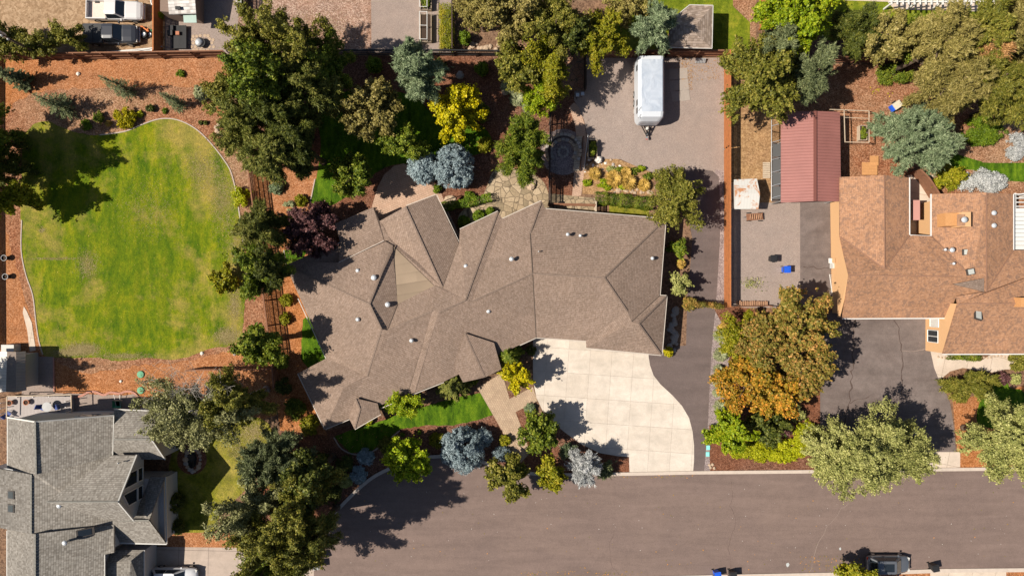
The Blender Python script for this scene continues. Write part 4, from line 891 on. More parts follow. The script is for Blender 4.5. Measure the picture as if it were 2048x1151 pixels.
fence([(1640, 126), (1760, 126), (1850, 127)], 1.8, MT['oldcedar'], 'shaded brown fence below the dark trees at the top right')
fence([(-20, 120), (-20, 420), (-18, 700)], 1.8, MT['oldcedar'], 'brown board fence at the left edge beside the striped lawn')
fence([(1462, 613), (1540, 611)], .7, MT['oldcedar'], 'low brown retaining fence below the firewood row', cap=False)
fence([(508, 340), (518, 420), (528, 500), (539, 600), (552, 700), (558, 770)], 1.7, MT['oldcedar'], 'dark slatted fence down the left side of the brown house garden', name='slatted_fence', gap=.05, bw=.08, cap=True)
fence([(466, 112), (620, 112), (800, 112), (905, 112), (1000, 113), (1095, 114)], 1.7, MT['blackmetal'], 'black railing along the top of the shaded garden', name='metal_railing', gap=.09, bw=.03, cap=True, pw=.06)
fence([(1100, 200), (1098, 300), (1097, 410)], 1.75, MT['darkwood'], 'dark slatted fence between the fire pit court and the garden', name='slatted_fence', gap=.05, bw=.08)
fence([(1097, 411), (1188, 413)], 1.5, MT['oldcedar'], 'short brown fence between the flagstones and the brown roof', name='slatted_fence', gap=.09, bw=.09)
fence([(1188, 406), (1188, 436)], 1.5, MT['paleboard'], 'short pale fence post panel beside the small back lawn', name='slatted_fence', gap=.05, bw=.08)
fence([(907, 107), (907, -60)], 1.7, MT['darkwood'], 'thin dark fence beside the yellowing hedge at the top', name='slatted_fence', gap=.08, bw=.08)
fence([(486, 22), (500, 24), (500, -60)], 1.5, MT['darkwood'], 'dark fence corner beside the planter at the top left', name='slatted_fence', gap=.06, bw=.09)
fence([(385, 737), (560, 735)], 1.3, MT['oldcedar'], 'low weathered fence behind the white twigged tree', name='slatted_fence', gap=.2, bw=.04)
fence([(1168, 110), (1168, 188)], 1.8, MT['darkwood'], 'dark fence panel at the left end of the parking gravel')
# slim chain link fence with braces beside the carport
cl = thing('wire_fence', 'open metal frame fence along the left side of the red carport', 'fence', P(1543, 320))
for y in (235, 262, 285, 300, 322, 345, 368, 400):
    MB().tube(P(1543, y), P(1543, y, 1.9), .04).build('post', MT['metal'], cl)
m = MB(); m.tube(P(1543, 235, 1.9), P(1543, 400, 1.9), .035)
m.build('top_rail', MT['metal'], cl); MB().tube(P(1543, 235, .1), P(1543, 400, .1), .03).build('bottom_rail', MT['metal'], cl)
m = MB()
for i in range(56): y = 235+i*3; m.tube(P(1543, y, .1), P(1543, min(400, y+22), 1.9), .006, n=3); m.tube(P(1543, min(400, y+22), .1), P(1543, y, 1.9), .006, n=3)
m.build('wire_mesh', MT['metal'], cl)
# red metal carport
def metalroof(name, c, period=.3):
    m, nt, b = _nt(name); uv = nt.nodes.new('ShaderNodeUVMap').outputs[0]; sp = nd(nt, 'ShaderNodeSeparateXYZ', None, _0=uv)
    fr = nd(nt, 'ShaderNodeMath', {'operation': 'FRACT'}, _0=nd(nt, 'ShaderNodeMath', {'operation': 'DIVIDE'}, _0=sp.outputs[0], _1=period).outputs[0]).outputs[0]
    k = ramp(nt, fr, [(0, 1.0), (.12, 1.0), (.2, 0.0), (.9, 0.0), (1, 1.0)])
    g = noise(nt, coords(nt), .5, 4, .6)
    col = mix(nt, k, [x*.96 for x in c], [x*.84 for x in c]); col = mix(nt, 1.0, col, ramp(nt, g, [(.3, (.9,)*3), (.7, (1.08,)*3)]), 'MULTIPLY')
    fin(nt, b, col, .45, .4); bump(nt, b, k, .018); return m
SH['redmetal'] = metalroof('red_ribbed_metal', (.285, .12, .105), .3)
cp = thing('carport', 'long red ribbed metal roof carport beside the rust house', 'carport', P(1620, 315))
roof_mb([[(1562, 224, 2.6), (1630, 222, 3.5), (1630, 402, 3.5), (1562, 405, 2.6)], [(1630, 222, 3.5), (1680, 224, 2.75), (1682, 403, 2.75), (1630, 402, 3.5)]], .07).build('roof', SH['redmetal'], cp)
lines(MB(), [((1630, 222, 3.56), (1630, 402, 3.56))], .3, .05, .02).build('ridge_cap', MT['copper'], cp)
for x, y in ((1564, 226), (1564, 285), (1564, 345), (1564, 402), (1676, 227), (1676, 285), (1676, 345), (1676, 400)):
    a = P(x, y, 2.5); MB().box((a.x*.995, a.y, 1.25), (.1, .1, 2.5)).build('post', MT['metal'], cp)
for y in (252, 285, 320, 345, 372, 396): MB().tube(P(1543, y, 1.9), P(1564, y-6, 2.5), .03).build('side_brace', MT['metal'], cp)
for y0 in (288, 318, 345, 373): MB().slab([P(1545, y0+25, 1.75), P(1563, y0+25, 2.3), P(1563, y0, 2.3), P(1545, y0, 1.75)], (0, 0, .02)).build('shade_tarp', MT['black'], cp)
MB().sheet(W2([(1543, 285), (1660, 285), (1660, 404), (1543, 404)]), .004*8).build('carport_floor', MG['olddrive'], kind='structure')
# rusty white shed
def rustroof():
    m, nt, b = _nt('rust_stained_white_metal'); co = coords(nt); n = noise(nt, co, .55, 7, .7, 1.0)
    uv = nt.nodes.new('ShaderNodeUVMap').outputs[0]; sp = nd(nt, 'ShaderNodeSeparateXYZ', None, _0=uv)
    fr = nd(nt, 'ShaderNodeMath', {'operation': 'FRACT'}, _0=nd(nt, 'ShaderNodeMath', {'operation': 'DIVIDE'}, _0=sp.outputs[0], _1=.3).outputs[0]).outputs[0]
    c = mix(nt, ramp(nt, n, [(.5, 0), (.56, 1)]), (.5, .485, .46), (.42, .2, .1)); c = mix(nt, 1.0, c, ramp(nt, fr, [(0, (.78,)*3), (.12, (1,)*3)]), 'MULTIPLY'); fin(nt, b, c, .6, .3); return m
SH['rusty'] = rustroof()
rs = thing('garden_shed', 'small white metal shed with rust stained roof beside the orange fence', 'shed', P(1493, 387))
roof_mb([[(1468, 359, 2.0), (1514, 357, 2.0), (1520, 387, 2.4), (1470, 387, 2.4)], [(1470, 387, 2.4), (1520, 387, 2.4), (1517, 418, 2.0), (1469, 418, 2.0)]], .05).build('roof', SH['rusty'], rs)
block(rs, 'wall', [(1469, 360), (1515, 360), (1516, 416), (1470, 416)], 2.0, 1.97, MT['chalk'], inset=.08)
a = P(1471, 388); MB().box((a.x-.02, a.y, .95), (.03, 1.0, 1.8)).build('door', MT['white'], rs)
# small grey shed at the top
gs = thing('garden_shed', 'small shed with pale shingle roof behind the black pallet pile', 'shed', P(365, 30))
roof_mb([[(333, -30, 3.3), (387, -34, 3.3), (392, 27, 2.7), (338, 29, 2.7)]], .12).build('roof', shingle('pale_shed_shingles', [(.36, .33, .31), (.46, .43, .41), (.55, .53, .51)], .3, .5, line=.6, bd=.04), gs)
w = [P(345, 42)[:2], P(408, 48)[:2], P(408, -40)[:2], P(345, -40)[:2]]; MB().prism([tuple(p) for p in w], 0, 2.5).build('wall', plain('shed_wall', (.2, .14, .11), .9), gs)
a = P(380, 38, 2.2); MB().box(a, (1.3, .75, .04), .0, .15).build('awning', plain('pale_green_awning', (.3, .4, .36), .3, var=.08), gs)
MB().box(P(356, 16, 3.0), (.5, .3, .15)).build('roof_vent_box', MT['black'], gs)
# larger grey roofed shed top middle
ts = thing('garden_shed', 'grey shingle hip roofed shed on the sunny back lawn at the top', 'shed', P(1385, 55))
roof_mb([[(1379, 10, 3.0), (1426, 11, 3.0), (1383, 60, 4.3), (1340, 42, 3.2)], [(1426, 11, 3.0), (1424, 97, 3.0), (1383, 60, 4.3)], [(1424, 97, 3.0), (1338, 95, 3.0), (1383, 60, 4.3)], [(1338, 95, 3.0), (1338, 42, 3.15), (1383, 60, 4.3)]], .12).build('roof', SH['shed'], ts)
block(ts, 'wall', [(1379, 12), (1425, 12), (1423, 96), (1340, 94), (1342, 42)], 3.0, 2.85, MT['oldcedar'], inset=.4)
seglines(ts, 'gutter', MT['chalk'], [((1426, 11, 3), (1424, 97, 3)), ((1424, 97, 3), (1338, 95, 3)), ((1379, 10, 3), (1426, 11, 3)), ((1340, 42, 3.2), (1379, 10, 3))], .07, .1, -.03)
# dark roofed pergola patch under the locust
# left lower shed
ls = thing('garden_shed', 'shed with pale and brown striped roof at the left edge above the deck', 'shed', P(20, 742))
roof_mb([[(-30, 702, 2.4), (14, 703, 2.9), (12, 783, 2.9), (-30, 785, 2.4)]], .08).build('roof', SH['rusty'] if False else metalroof('pale_ribbed_metal', (.58, .54, .49), .3), ls)
roof_mb([[(14, 703, 2.9), (32, 703, 2.85), (32, 784, 2.85), (12, 783, 2.9)]], .08).build('roof_strip', plain('brown_roof_felt', (.24, .19, .16), .95, var=.25), ls)
roof_mb([[(32, 703, 2.85), (51, 702, 2.3), (52, 780, 2.3), (32, 784, 2.85)]], .08).build('lean_roof', metalroof('tan_ribbed_metal', (.33, .28, .24), .3), ls)
block(ls, 'wall', [(-30, 704), (50, 704), (50, 780), (-30, 782)], 2.3, 2.25, MT['grey'], inset=.25)
MB().box(P(22, 695, .5), (1.3, .7, 1.0)).build('lean_box', MT['chalk'], ls)

# ---------------------------------------------------------------- vehicles
def ring(x, hw, z0, z1, rr=.12, ins=0.0):
    """cross-section of a body at x: rounded box"""
    return [(x, -hw+rr, z0), (x, -hw, z0+rr), (x, -hw, z0+(z1-z0)*.55), (x, -hw+ins*.6, z1-rr), (x, -hw+ins+rr, z1-.0), (x, -hw*.4, z1+.03),
            (x, hw*.4, z1+.03), (x, hw-ins-rr, z1), (x, hw-ins*.6, z1-rr), (x, hw, z0+(z1-z0)*.55), (x, hw, z0+rr), (x, hw-rr, z0)]
def loft(m, rings, caps=True):
    k = len(rings[0]); o = len(m.v); m.v += [tuple(p) for r in rings for p in r]
    for i in range(len(rings)-1):
        for j in range(k):
            m.f.append((o+i*k+j, o+i*k+(j+1) % k, o+(i+1)*k+(j+1) % k, o+(i+1)*k+j))
    if caps: m.f += [tuple(range(o+k-1, o-1, -1)), tuple(range(o+(len(rings)-1)*k, o+len(rings)*k))]
    return m
def xf(m, b, rz):
    c, s = math.cos(rz), math.sin(rz); m.v = [(b[0]+v[0]*c-v[1]*s, b[1]+v[0]*s+v[1]*c, b[2]+v[2]) for v in m.v]; return m
def wheel(root, x, y, r, w, b, rz):
    m = MB().tube((x, y-w/2, r), (x, y+w/2, r), r, r, 18); t = xf(m, b, rz).build('wheel', MT['rubber'], root, smooth=False)
    s = 1 if y > 0 else -1; xf(MB().tube((x, y+s*(w/2-.01), r), (x, y+s*(w/2+.015), r), r*.6, r*.5, 14), b, rz).build('rim', MT['metal'], t)
def quadglass(root, name, pts, b, rz, mat='glass'):
    m = MB(); n = (Vector(pts[1])-Vector(pts[0])).cross(Vector(pts[2])-Vector(pts[0])).normalized(); m.slab(pts, n*.03); return xf(m, b, rz).build(name, MT[mat] if isinstance(mat, str) else mat, root)
def cabin(root, x0, x1, x2, x3, hw0, hw1, z0, z1, paint, b, rz, rear=True):
    """greenhouse: x0 rear base, x1 rear roof, x2 front roof, x3 windscreen base"""
    m = MB(); m.add([(x0, -hw0, z0), (x3, -hw0+.04, z0), (x3, hw0-.04, z0), (x0, hw0, z0), (x1, -hw1, z1-.03), (x2, -hw1, z1-.03), (x2, hw1, z1-.03), (x1, hw1, z1-.03)], [(0, 1, 5, 4), (1, 2, 6, 5), (2, 3, 7, 6), (3, 0, 4, 7), (4, 5, 6, 7)])
    xf(m, b, rz).build('cab', paint, root)
    r = MB(); loft(r, [[(x, -h, z1-.04), (x, -h, z1), (x, -h*.6, z1+.045), (x, h*.6, z1+.045), (x, h, z1), (x, h, z1-.04)] for x, h in ((x1-.03, hw1*.93), (x1+.12, hw1+.02), (x2-.15, hw1+.02), (x2+.02, hw1*.93))]); xf(r, b, rz).build('roof', paint, root, smooth=False)
    e = .012
    def sub(p, q, u): return tuple(p[i]+(q[i]-p[i])*u for i in range(3))
    A = [(x3, -hw0+.04, z0), (x3, hw0-.04, z0), (x2, hw1, z1-.03), (x2, -hw1, z1-.03)]; cx = lambda P4, k: [sub(sub(P4[0], P4[1], a), sub(P4[3], P4[2], a), c) for a, c in k]
    K4 = ((.07, .06), (.93, .06), (.93, .95), (.07, .95))
    quadglass(root, 'windscreen', [(p[0]+.015, p[1], p[2]+.015) for p in cx(A, K4)], b, rz)
    if rear: quadglass(root, 'rear_window', [(p[0]-.015, p[1], p[2]+.015) for p in cx([(x0, hw0, z0), (x0, -hw0, z0), (x1, -hw1, z1-.03), (x1, hw1, z1-.03)], ((.1, .15), (.9, .15), (.9, .9), (.1, .9)))], b, rz)
    for s in (-1, 1):
        B = [(x0, s*hw0, z0), (x3, s*(hw0-.04), z0), (x2, s*hw1, z1-.03), (x1, s*hw1, z1-.03)]
        for u0, u1 in ((.08, .46), (.5, .9)):
            q = cx(B, ((u0, .12), (u1, .12), (u1, .9), (u0, .9))); q = [(p[0], p[1]+s*.015, p[2]) for p in q]; q = q if s < 0 else q[::-1]; quadglass(root, 'side_window', q, b, rz)
def pickup(px, py, paint, label, rz=0.0, L=5.75, hw=.98, cover=False, bedmat=None, roofdark=False):
    b = P(px, py); root = thing('pickup_truck', label, 'pickup truck', b, None); x0 = -L/2; bed = 2.05
    m = MB(); loft(m, [ring(x, h, z0, z1, .1, .06) for x, h, z0, z1 in ((x0+bed, hw, .42, 1.02), (x0+bed+1.7, hw, .42, 1.02), (x0+bed+2.1, hw*.98, .42, 1.08), (L/2-.55, hw*.96, .42, 1.02), (L/2-.2, hw*.9, .45, .9), (L/2, hw*.74, .5, .74))])
    xf(m, b, rz).build('body', paint, root, smooth=False)
    m = MB(); 
    m.box((x0+bed/2, hw-.05, .78), (bed, .1, .62)).box((x0+bed/2, -hw+.05, .78), (bed, .1, .62)).box((x0+.05, 0, .78), (.08, hw*2-.22, .6))
    xf(m, b, rz).build('bed_sides', paint, root)
    xf(MB().box((x0+bed/2+.05, 0, .62), (bed-.12, hw*2-.22, .06)), b, rz).build('bed_floor', bedmat or MT['chalk'], root)
    if cover:
        xf(MB().box((x0+bed/2, 0, 1.06), (bed-.12, hw*2-.16, .05)).box((x0+bed/2, 0, 1.1), (.05, hw*2-.2, .03)), b, rz).build('bed_cover', MT['black'], root)
    cabin(root, x0+bed+.03, x0+bed+.28, x0+bed+1.35, x0+bed+1.95, hw-.06, hw-.26, 1.0, 1.72, paint, b, rz)
    for x in (x0+.95, L/2-.95):
        for s in (-1, 1): wheel(root, x, s*(hw-.1), .38, .26, b, rz)
    for s in (-1, 1):
        xf(MB().box((L/2-.14, s*hw*.68, .74), (.14, .3, .16)), b, rz).build('headlight', MT['chalk'], root)
        xf(MB().box((x0+.01, s*hw*.9, .85), (.06, .14, .3)), b, rz).build('taillight', MT['red'], root)
        xf(MB().box((x0+bed+1.7, s*(hw+.13), 1.12), (.12, .24, .2)).box((x0+bed+1.72, s*(hw+.02), 1.06), (.06, .1, .06)), b, rz).build('mirror', paint, root)
    xf(MB().box((L/2+.02, 0, .5), (.16, hw*1.5, .2)), b, rz).build('bumper', MT['metal'], root)
    xf(MB().box((x0-.06, 0, .52), (.14, hw*1.8, .16)), b, rz).build('rear_bumper', MT['metal'], root); return root
def suv(px, py, paint, label, rz=0.0, L=4.65, hw=.92, name='parked_car'):
    b = P(px, py); root = thing(name, label, 'car', b); h = L/2
    m = MB(); loft(m, [ring(x, w, z0, z1, .12, .1) for x, w, z0, z1 in ((-h, hw*.78, .5, .8), (-h+.12, hw*.92, .4, .98), (-h+.6, hw, .36, 1.02), (-.2, hw, .34, 1.0), (.75, hw, .34, 1.0), (h-.6, hw*.96, .36, .9), (h-.2, hw*.84, .4, .76), (h, hw*.6, .48, .62))])
    xf(m, b, rz).build('body', paint, root, smooth=True)
    cabin(root, -h+.15, -h+.75, .35, 1.15, hw-.1, hw-.28, .98, 1.62, paint, b, rz)
    quadglass(root, 'sunroof', [(-.9, -.4, 1.672), (.1, -.4, 1.672), (.1, .4, 1.672), (-.9, .4, 1.672)], b, rz)
    for x in (-h+.85, h-.85):
        for s in (-1, 1): wheel(root, x, s*(hw-.11), .34, .22, b, rz)
    for s in (-1, 1):
        xf(MB().box((h-.18, s*hw*.62, .7), (.2, .3, .12), -.3*s), b, rz).build('headlight', MT['chalk'], root)
        xf(MB().box((-h+.05, s*hw*.74, .84), (.1, .26, .14)), b, rz).build('taillight', MT['red'], root)
        xf(MB().box((.85, s*(hw+.08), 1.02), (.12, .2, .13)), b, rz).build('mirror', paint, root)
    return root
def carpaint(name, c, metal=.0, rough=.25):
    m, nt, b = _nt(name); fin(nt, b, c, rough, .6); b.inputs['Metallic'].default_value = metal; b.inputs['Coat Weight'].default_value = .6; return m
pickup(239, 27, carpaint('white_paintwork', (.55, .535, .53), 0, .3), 'white pickup truck with an open pale bed, parked on the dirt yard', rz=-.02, bedmat=plain('pink_bed_liner', (.62, .5, .44), .8))
pickup(231, 74, carpaint('black_paintwork', (.035, .037, .045), .1, .3), 'black pickup truck with a covered bed, parked below the white one', cover=True, L=5.5)
suv(1769, 1122, carpaint('dark_grey_paintwork', (.14, .15, .17), .4, .3), 'dark grey car parked at the bottom kerb of the street', L=4.5)
suv(356, 1146, carpaint('white_paintwork_car', (.56, .56, .58), 0, .28), 'white car cut by the bottom edge on the grey house driveway', L=4.75)
# trailer
tr = thing('travel_trailer', 'long white enclosed trailer with a rippled silver roof on the parking gravel', 'trailer', P(1308, 190)); TH = 2.95
a = P(1277, 115, 2.8); b = P(1329, 236, 2.8); cx = (a.x+b.x)/2; wd = (b.x-a.x)/2; yt, yb = P(0, 112, 2.9).y, P(0, 240, 2.9).y; cx -= .02
MW = plain('trailer_white', (.5, .525, .57), .4, var=.04)
m = MB()
def tring(y, w, z1, z0=.55): return [(cx-w, y, z0), (cx+w, y, z0), (cx+w, y, z1-.3), (cx+w-.14, y, z1-.08), (cx+w-.35, y, z1), (cx-w+.35, y, z1), (cx-w+.14, y, z1-.08), (cx-w, y, z1-.3)]
loft(m, [tring(yt, wd, TH), tring(yb+.75, wd, TH), tring(yb+.35, wd*.97, TH-.12), tring(yb+.05, wd*.8, TH-.75), tring(yb, wd*.7, TH-1.2)]); m.build('body', MW, tr)
def ripple():
    m, nt, b = _nt('rippled_roof_membrane'); co = coords(nt); n = noise(nt, co, .8, 4, .55, .8)
    c = mix(nt, ramp(nt, n, [(.35, 0), (.65, 1)]), (.34, .385, .46), (.44, .48, .55)); fin(nt, b, c, .35, .5); bump(nt, b, n, .16, .7); return m
MB().box((cx+.03, (yt+yb)/2+.25, TH+.01), (wd*1.62, (yt-yb)-1.2, .06)).build('roof', ripple(), tr)
for y in (yb+1.1, yb+1.9, yt-1): MB().box((cx-wd-.03, y, 2.2), (.05, .55, .5), 0).build('window', MT['glass'], tr)
for s in (-1, 1):
    for dy in (-.45, .45):
        w = MB().tube((cx+s*(wd-.15), (yt+yb)/2+dy-.4, .36), (cx+s*(wd+.02), (yt+yb)/2+dy-.4, .36), .36, .36, 16).build('wheel', MT['rubber'], tr)
        MB().tube((cx+s*(wd+.02), (yt+yb)/2+dy-.4, .36), (cx+s*(wd+.04), (yt+yb)/2+dy-.4, .36), .2, .16, 12).build('rim', MT['metal'], w)
for s in (-1, 1): MB().beam((cx+s*.75, yb+.4, .5), (cx, yb-1.05, .5), .09, .12).build('tow_bar', MT['blackmetal'], tr)
MB().beam((cx, yb+.2, .52), (cx, yb-1.2, .5), .09, .1).build('tongue', MT['blackmetal'], tr)
MB().lathe((cx, yb-.35, .5), [(.16, 0), (.16, .4), (.08, .5)], 12).build('gas_bottle', MT['chalk'], tr, smooth=True)
MB().tube((cx, yb-.95, .1), (cx, yb-.95, .8), .045).box((cx, yb-1.25, .52), (.18, .25, .12)).build('jack', MT['metal'], tr)
MB().box((cx, yb-1.38, .52), (.2, .1, .1)).build('coupler', MT['red'], tr)
MB().beam((cx-wd-.02, yb+.9, 2.95), (cx-wd+.25, yb+1.3, 3.0), .03, .03).beam((cx-wd-.02, yb+.2, 2.85), (cx-wd+.25, yb+.6, 2.95), .03, .03).build('awning_arm', MT['black'], tr)
for i, (x, y, s) in enumerate(((1348, 148, 1), (1366, 147, 0), (1349, 172, 1), (1368, 170, 0), (1352, 192, 1), (1370, 191, 0))):
    MB().box(P(x, y, .035), (.95, 1.1, .05), .03*i).build('paving_slab', plain('paving_slab', (.3, .255, .225), .9), loc=P(x, y), cat='paving slab', label=['dark', 'pale', 'second dark', 'second pale', 'lowest dark', 'lowest pale'][i]+' square paving slab on the gravel right of the trailer', group='paving slabs beside the trailer')
fr = thing('pallet', 'small upright slatted pallet leaning near the fence right of the trailer', 'pallet', P(1402, 120))
for i in range(7): MB().box(P(1392+i*3, 121, .35), (.09, .5, .06), 0, .6).build('slat', MT['grey'], fr)
# bins
def bin_(px, py, mat, label, rz=0, lid=None, open_=False):
    b = P(px, py); root = thing('wheelie_bin', label, 'wheelie bin', b, rotz=0); m = MB(); w = .3
    m.add([(-w*.8, -w*.75, .05), (w*.8, -w*.75, .05), (w*.8, w*.75, .05), (-w*.8, w*.75, .05), (-w, -w*1.1, .95), (w, -w*1.1, .95), (w, w*1.1, .95), (-w, w*1.1, .95)], [(3, 2, 1, 0), (4, 5, 6, 7), (0, 1, 5, 4), (1, 2, 6, 5), (2, 3, 7, 6), (3, 0, 4, 7)])
    xf(m, b, rz).build('body', mat, root)
    xf(MB().box((.02, 0, 1.0), (.66, .7, .06)).box((-.02, 0, 1.045), (.5, .5, .04)).box((.33, 0, .98), (.05, .55, .06)), b, rz).build('lid', lid or mat, root)
    for s in (-1, 1): xf(MB().tube((-.25, s*.3, .12), (-.25, s*.36, .12), .12, .12, 12), b, rz).build('wheel', MT['rubber'], root)
    xf(MB().tube((-.36, -.25, .95), (-.36, .25, .95), .025), b, rz).build('handle', MT['black'], root); return root
bin_(1430, 1142, MT['blue'], 'blue wheelie bin beside a black one at the bottom kerb', .15); bin_(1461, 1142, MT['black'], 'black wheelie bin right of the blue one at the bottom kerb', .05)
bin_(640, 1108, MT['blue'], 'blue wheelie bin at the street edge under the big conifer', .4); bin_(637, 1124, MT['grey'], 'grey wheelie bin by the driveway mouth below the blue one', .1)
bin_(1567, 539, MT['blue'], 'blue wheelie bin alone on the gravel yard', 0); bin_(1541, 517.5, MT['black'], 'black wheelie bin alone on the gravel yard above the blue one', 3.1)
bin_(1860, 1128, MT['black'], 'grey bin at the kerb in front of the dark grey car', .2)
for x, y, l in ((15.5, 516, 'upper of two black plant pots beside the striped lawn'), (18, 553, 'lower of two black plant pots beside the striped lawn')):
    b = P(x, y); t = thing('plant_pot', l, 'plant pot', b, 'black pots by the lawn'); MB().lathe(b, [(.2, 0), (.26, .45), (.3, .5), (.3, .55), (.25, .55), (.24, .42), (.2, .1)], 18).build('pot', MT['black'], t); MB().lathe(b, [(.24, .4), (.02, .44)], 14).build('soil', MT['soil'], t); MB().lathe(b, [(.27, .55), (.31, .55), (.31, .575), (.27, .575), (.27, .55)], 18, caps=False).build('rim', MT['grey'], t)
for x, y, l in ((282, 748, 'round green septic lid, upper one in the orange mulch'), (282, 780, 'round green septic lid, lower one in the orange mulch')):
    b = P(x, y); t = thing('septic_lid', l, 'lid', b, 'green septic lids'); MB().lathe(b, [(.38, 0), (.38, .08), (.34, .14), (.02, .17)], 24).build('cover', MT['green'], t); MB().tube(b+Vector((.1, -.1, .15)), b+Vector((.1, -.1, .2)), .05, .04).build('cap', MT['green'], t)
for x, y, l in ((1416, 894, 'upper cyan utility box lid beside the asphalt drive'), (1415, 907, 'lower cyan utility box lid beside the asphalt drive')):
    b = P(x, y); t = thing('utility_box', l, 'utility box', b, 'cyan utility lids'); MB().box(b+Vector((0, 0, .05)), (.36, .46, .1)).build('box', MT['cyan'], t); MB().box(b+Vector((0, 0, .11)), (.3, .4, .02)).build('lid', MT['cyan'], t)
# ladder, chair by the rust house wall
ld = thing('ladder', 'white ladder lying beside the orange wall of the rust house', 'ladder', P(1664, 570))
for s in (-1, 1): MB().beam(P(1662+s*3, 548, .12), P(1668+s*3, 592, .12), .05, .08).build('rail', MT['white'], ld)
for i in range(11):
    t = (i+.5)/11; MB().tube(P(1659+6*t, 548+44*t, .14), P(1665+6*t, 548+44*t, .14), .02).build('rung', MT['white'], ld)
ch = thing('garden_chair', 'white and orange garden chair against the orange wall', 'chair', P(1662, 521))
MB().box(P(1662, 521, .45), (.5, .5, .05)).build('seat', MT['white'], ch); MB().box(P(1667, 521, .75), (.05, .5, .55)).build('backrest', MT['tanside'], ch)
for dx in (-.22, .22):
    for dy in (-.22, .22): q = P(1662, 521); MB().box((q.x+dx, q.y+dy, .22), (.04, .04, .44)).build('leg', MT['white'], ch)
ac = thing('air_conditioner', 'white air conditioner box below the garden chair on the wall', 'air conditioner', P(1667, 531)); q = P(1667, 531); MB().box((q.x, q.y, .35), (.8, .6, .7)).build('case', MT['chalk'], ac); MB().lathe((q.x, q.y, .7), [(.24, 0), (.24, .02), (.05, .03)], 16).build('fan_grille', MT['grey'], ac)
# utility pole leaning out of the top left corner
up = thing('utility_pole', 'tall brown utility pole with white insulators at the top left corner', 'utility pole', P(100, 118))
top = P(5, 56, 7.6); bs = P(102, 119); top = Vector((bs.x, bs.y, 7.4)); MB().tube(bs, top, .15, .11, 12).build('pole', MT['bark'], up, smooth=True)
MB().beam(top+Vector((-1.0, .6, -.3)), top+Vector((1.0, -.6, -.3)), .1, .12).build('crossarm', MT['bark'], up)
for t in (-.9, -.3, .3, .9): MB().lathe(top+Vector((t, -.6*t, -.25)), [(.05, 0), (.1, .05), (.05, .1), (.1, .15), (.04, .25)], 10).build('insulator', MT['white'], up, smooth=True)
MB().lathe(top+Vector((-.25, .2, -1.2)), [(.2, 0), (.24, .05), (.24, .7), (.18, .8), (.05, .85)], 14).build('transformer', MT['chalk'], up)
# raised white framed planters at the top
def planter(px, py, w, l, h, label, green=True, whiteframe=True):
    b = P(px, py); root = thing('raised_planter', label, 'planter', b, None); m = MB()
    m.box((b.x, b.y+l/2, .3), (w, .05, .6)).box((b.x, b.y-l/2, .3), (w, .05, .6)).box((b.x-w/2, b.y, .3), (.05, l, .6)).box((b.x+w/2, b.y, .3), (.05, l, .6)); m.build('box', MT['paleboard'], root)
    MB().box((b.x, b.y, .25), (w-.06, l-.06, .5)).build('soil', MT['soil'], root)
    if whiteframe:
        for dy in (-.5, 0, .5): MB().tube((b.x-w/2, b.y+dy*l, .6), (b.x-w/2, b.y+dy*l, h), .03).tube((b.x+w/2*.4, b.y+dy*l, .6), (b.x+w/2*.4, b.y+dy*l, h*.95), .03).tube((b.x-w/2, b.y+dy*l, h), (b.x+w/2*.4, b.y+dy*l, h*.95), .03).build('frame_hoop', MT['white'], root)
        for x in (-.5, .2): MB().tube((b.x+w*x, b.y-l/2, h), (b.x+w*x, b.y+l/2, h), .035).build('frame_rail', MT['white'], root)
    if green:
        rg = np.random.default_rng(int(px)); A = crown_arrays(rg, (b.x, b.y, .7), (w*.42, l*.45, .3), 'shrub'); me = leaf_mesh('plants', *A[:6], b); o = bpy.data.objects.new('plants', me); COL.objects.link(o); o.parent = root; me.materials.append(LM['green'])
    return root
planter(853, 60, 1.1, 2.8, 1.3, 'white framed cold frame planter with bare soil beside the gravel path', False); planter(853, 8, 1.1, 1.6, 1.3, 'white framed planter with green plants at the top edge'); planter(487, 12, .7, 1.5, 1.0, 'small white framed planter at the top left corner of the bark yard')
# fire pit patio at the top left
b = P(404, 88); fp = thing('fire_pit', 'round metal domed fire pit standing on tan flagstones', 'fire pit', b)
MB().lathe(b, [(.35, .1), (.5, .4), (.52, .45), (.4, .45)], 20).build('bowl', MT['blackmetal'], fp); MB().lathe(b+Vector((-.1, 0, .45)), [(.42, 0), (.36, .15), (.2, .28), (.02, .32)], 20).build('dome_lid', MT['vent'], fp, smooth=True)
for a in (.5, 2.6, 4.7): MB().tube(b+Vector((math.cos(a)*.35, math.sin(a)*.35, 0)), b+Vector((math.cos(a)*.3, math.sin(a)*.3, .2)), .025).build('leg', MT['blackmetal'], fp)
r = random.Random(8)
PS = sorted((380+7.2*(i % 7)+(3.6 if (i//7) % 2 else 0)+r.uniform(-1, 1), 72+7*(i//7)+r.uniform(-1, 1)) for i in range(35) if not ((i % 7) in (0, 6) and (i//7) in (0, 4)))
for i, (x, y) in enumerate(PS):
    q = P(x, y); MB().lathe(q, [(r.uniform(.19, .22), 0), (.18, .03)], 6, 1, r.uniform(.8, 1)).build('stepping_stone', MT['tanrock'], loc=q, cat='paving stone', label=ORD[i]+' tan paving stone from the left round the domed fire pit', group='paving stones round the domed fire pit')
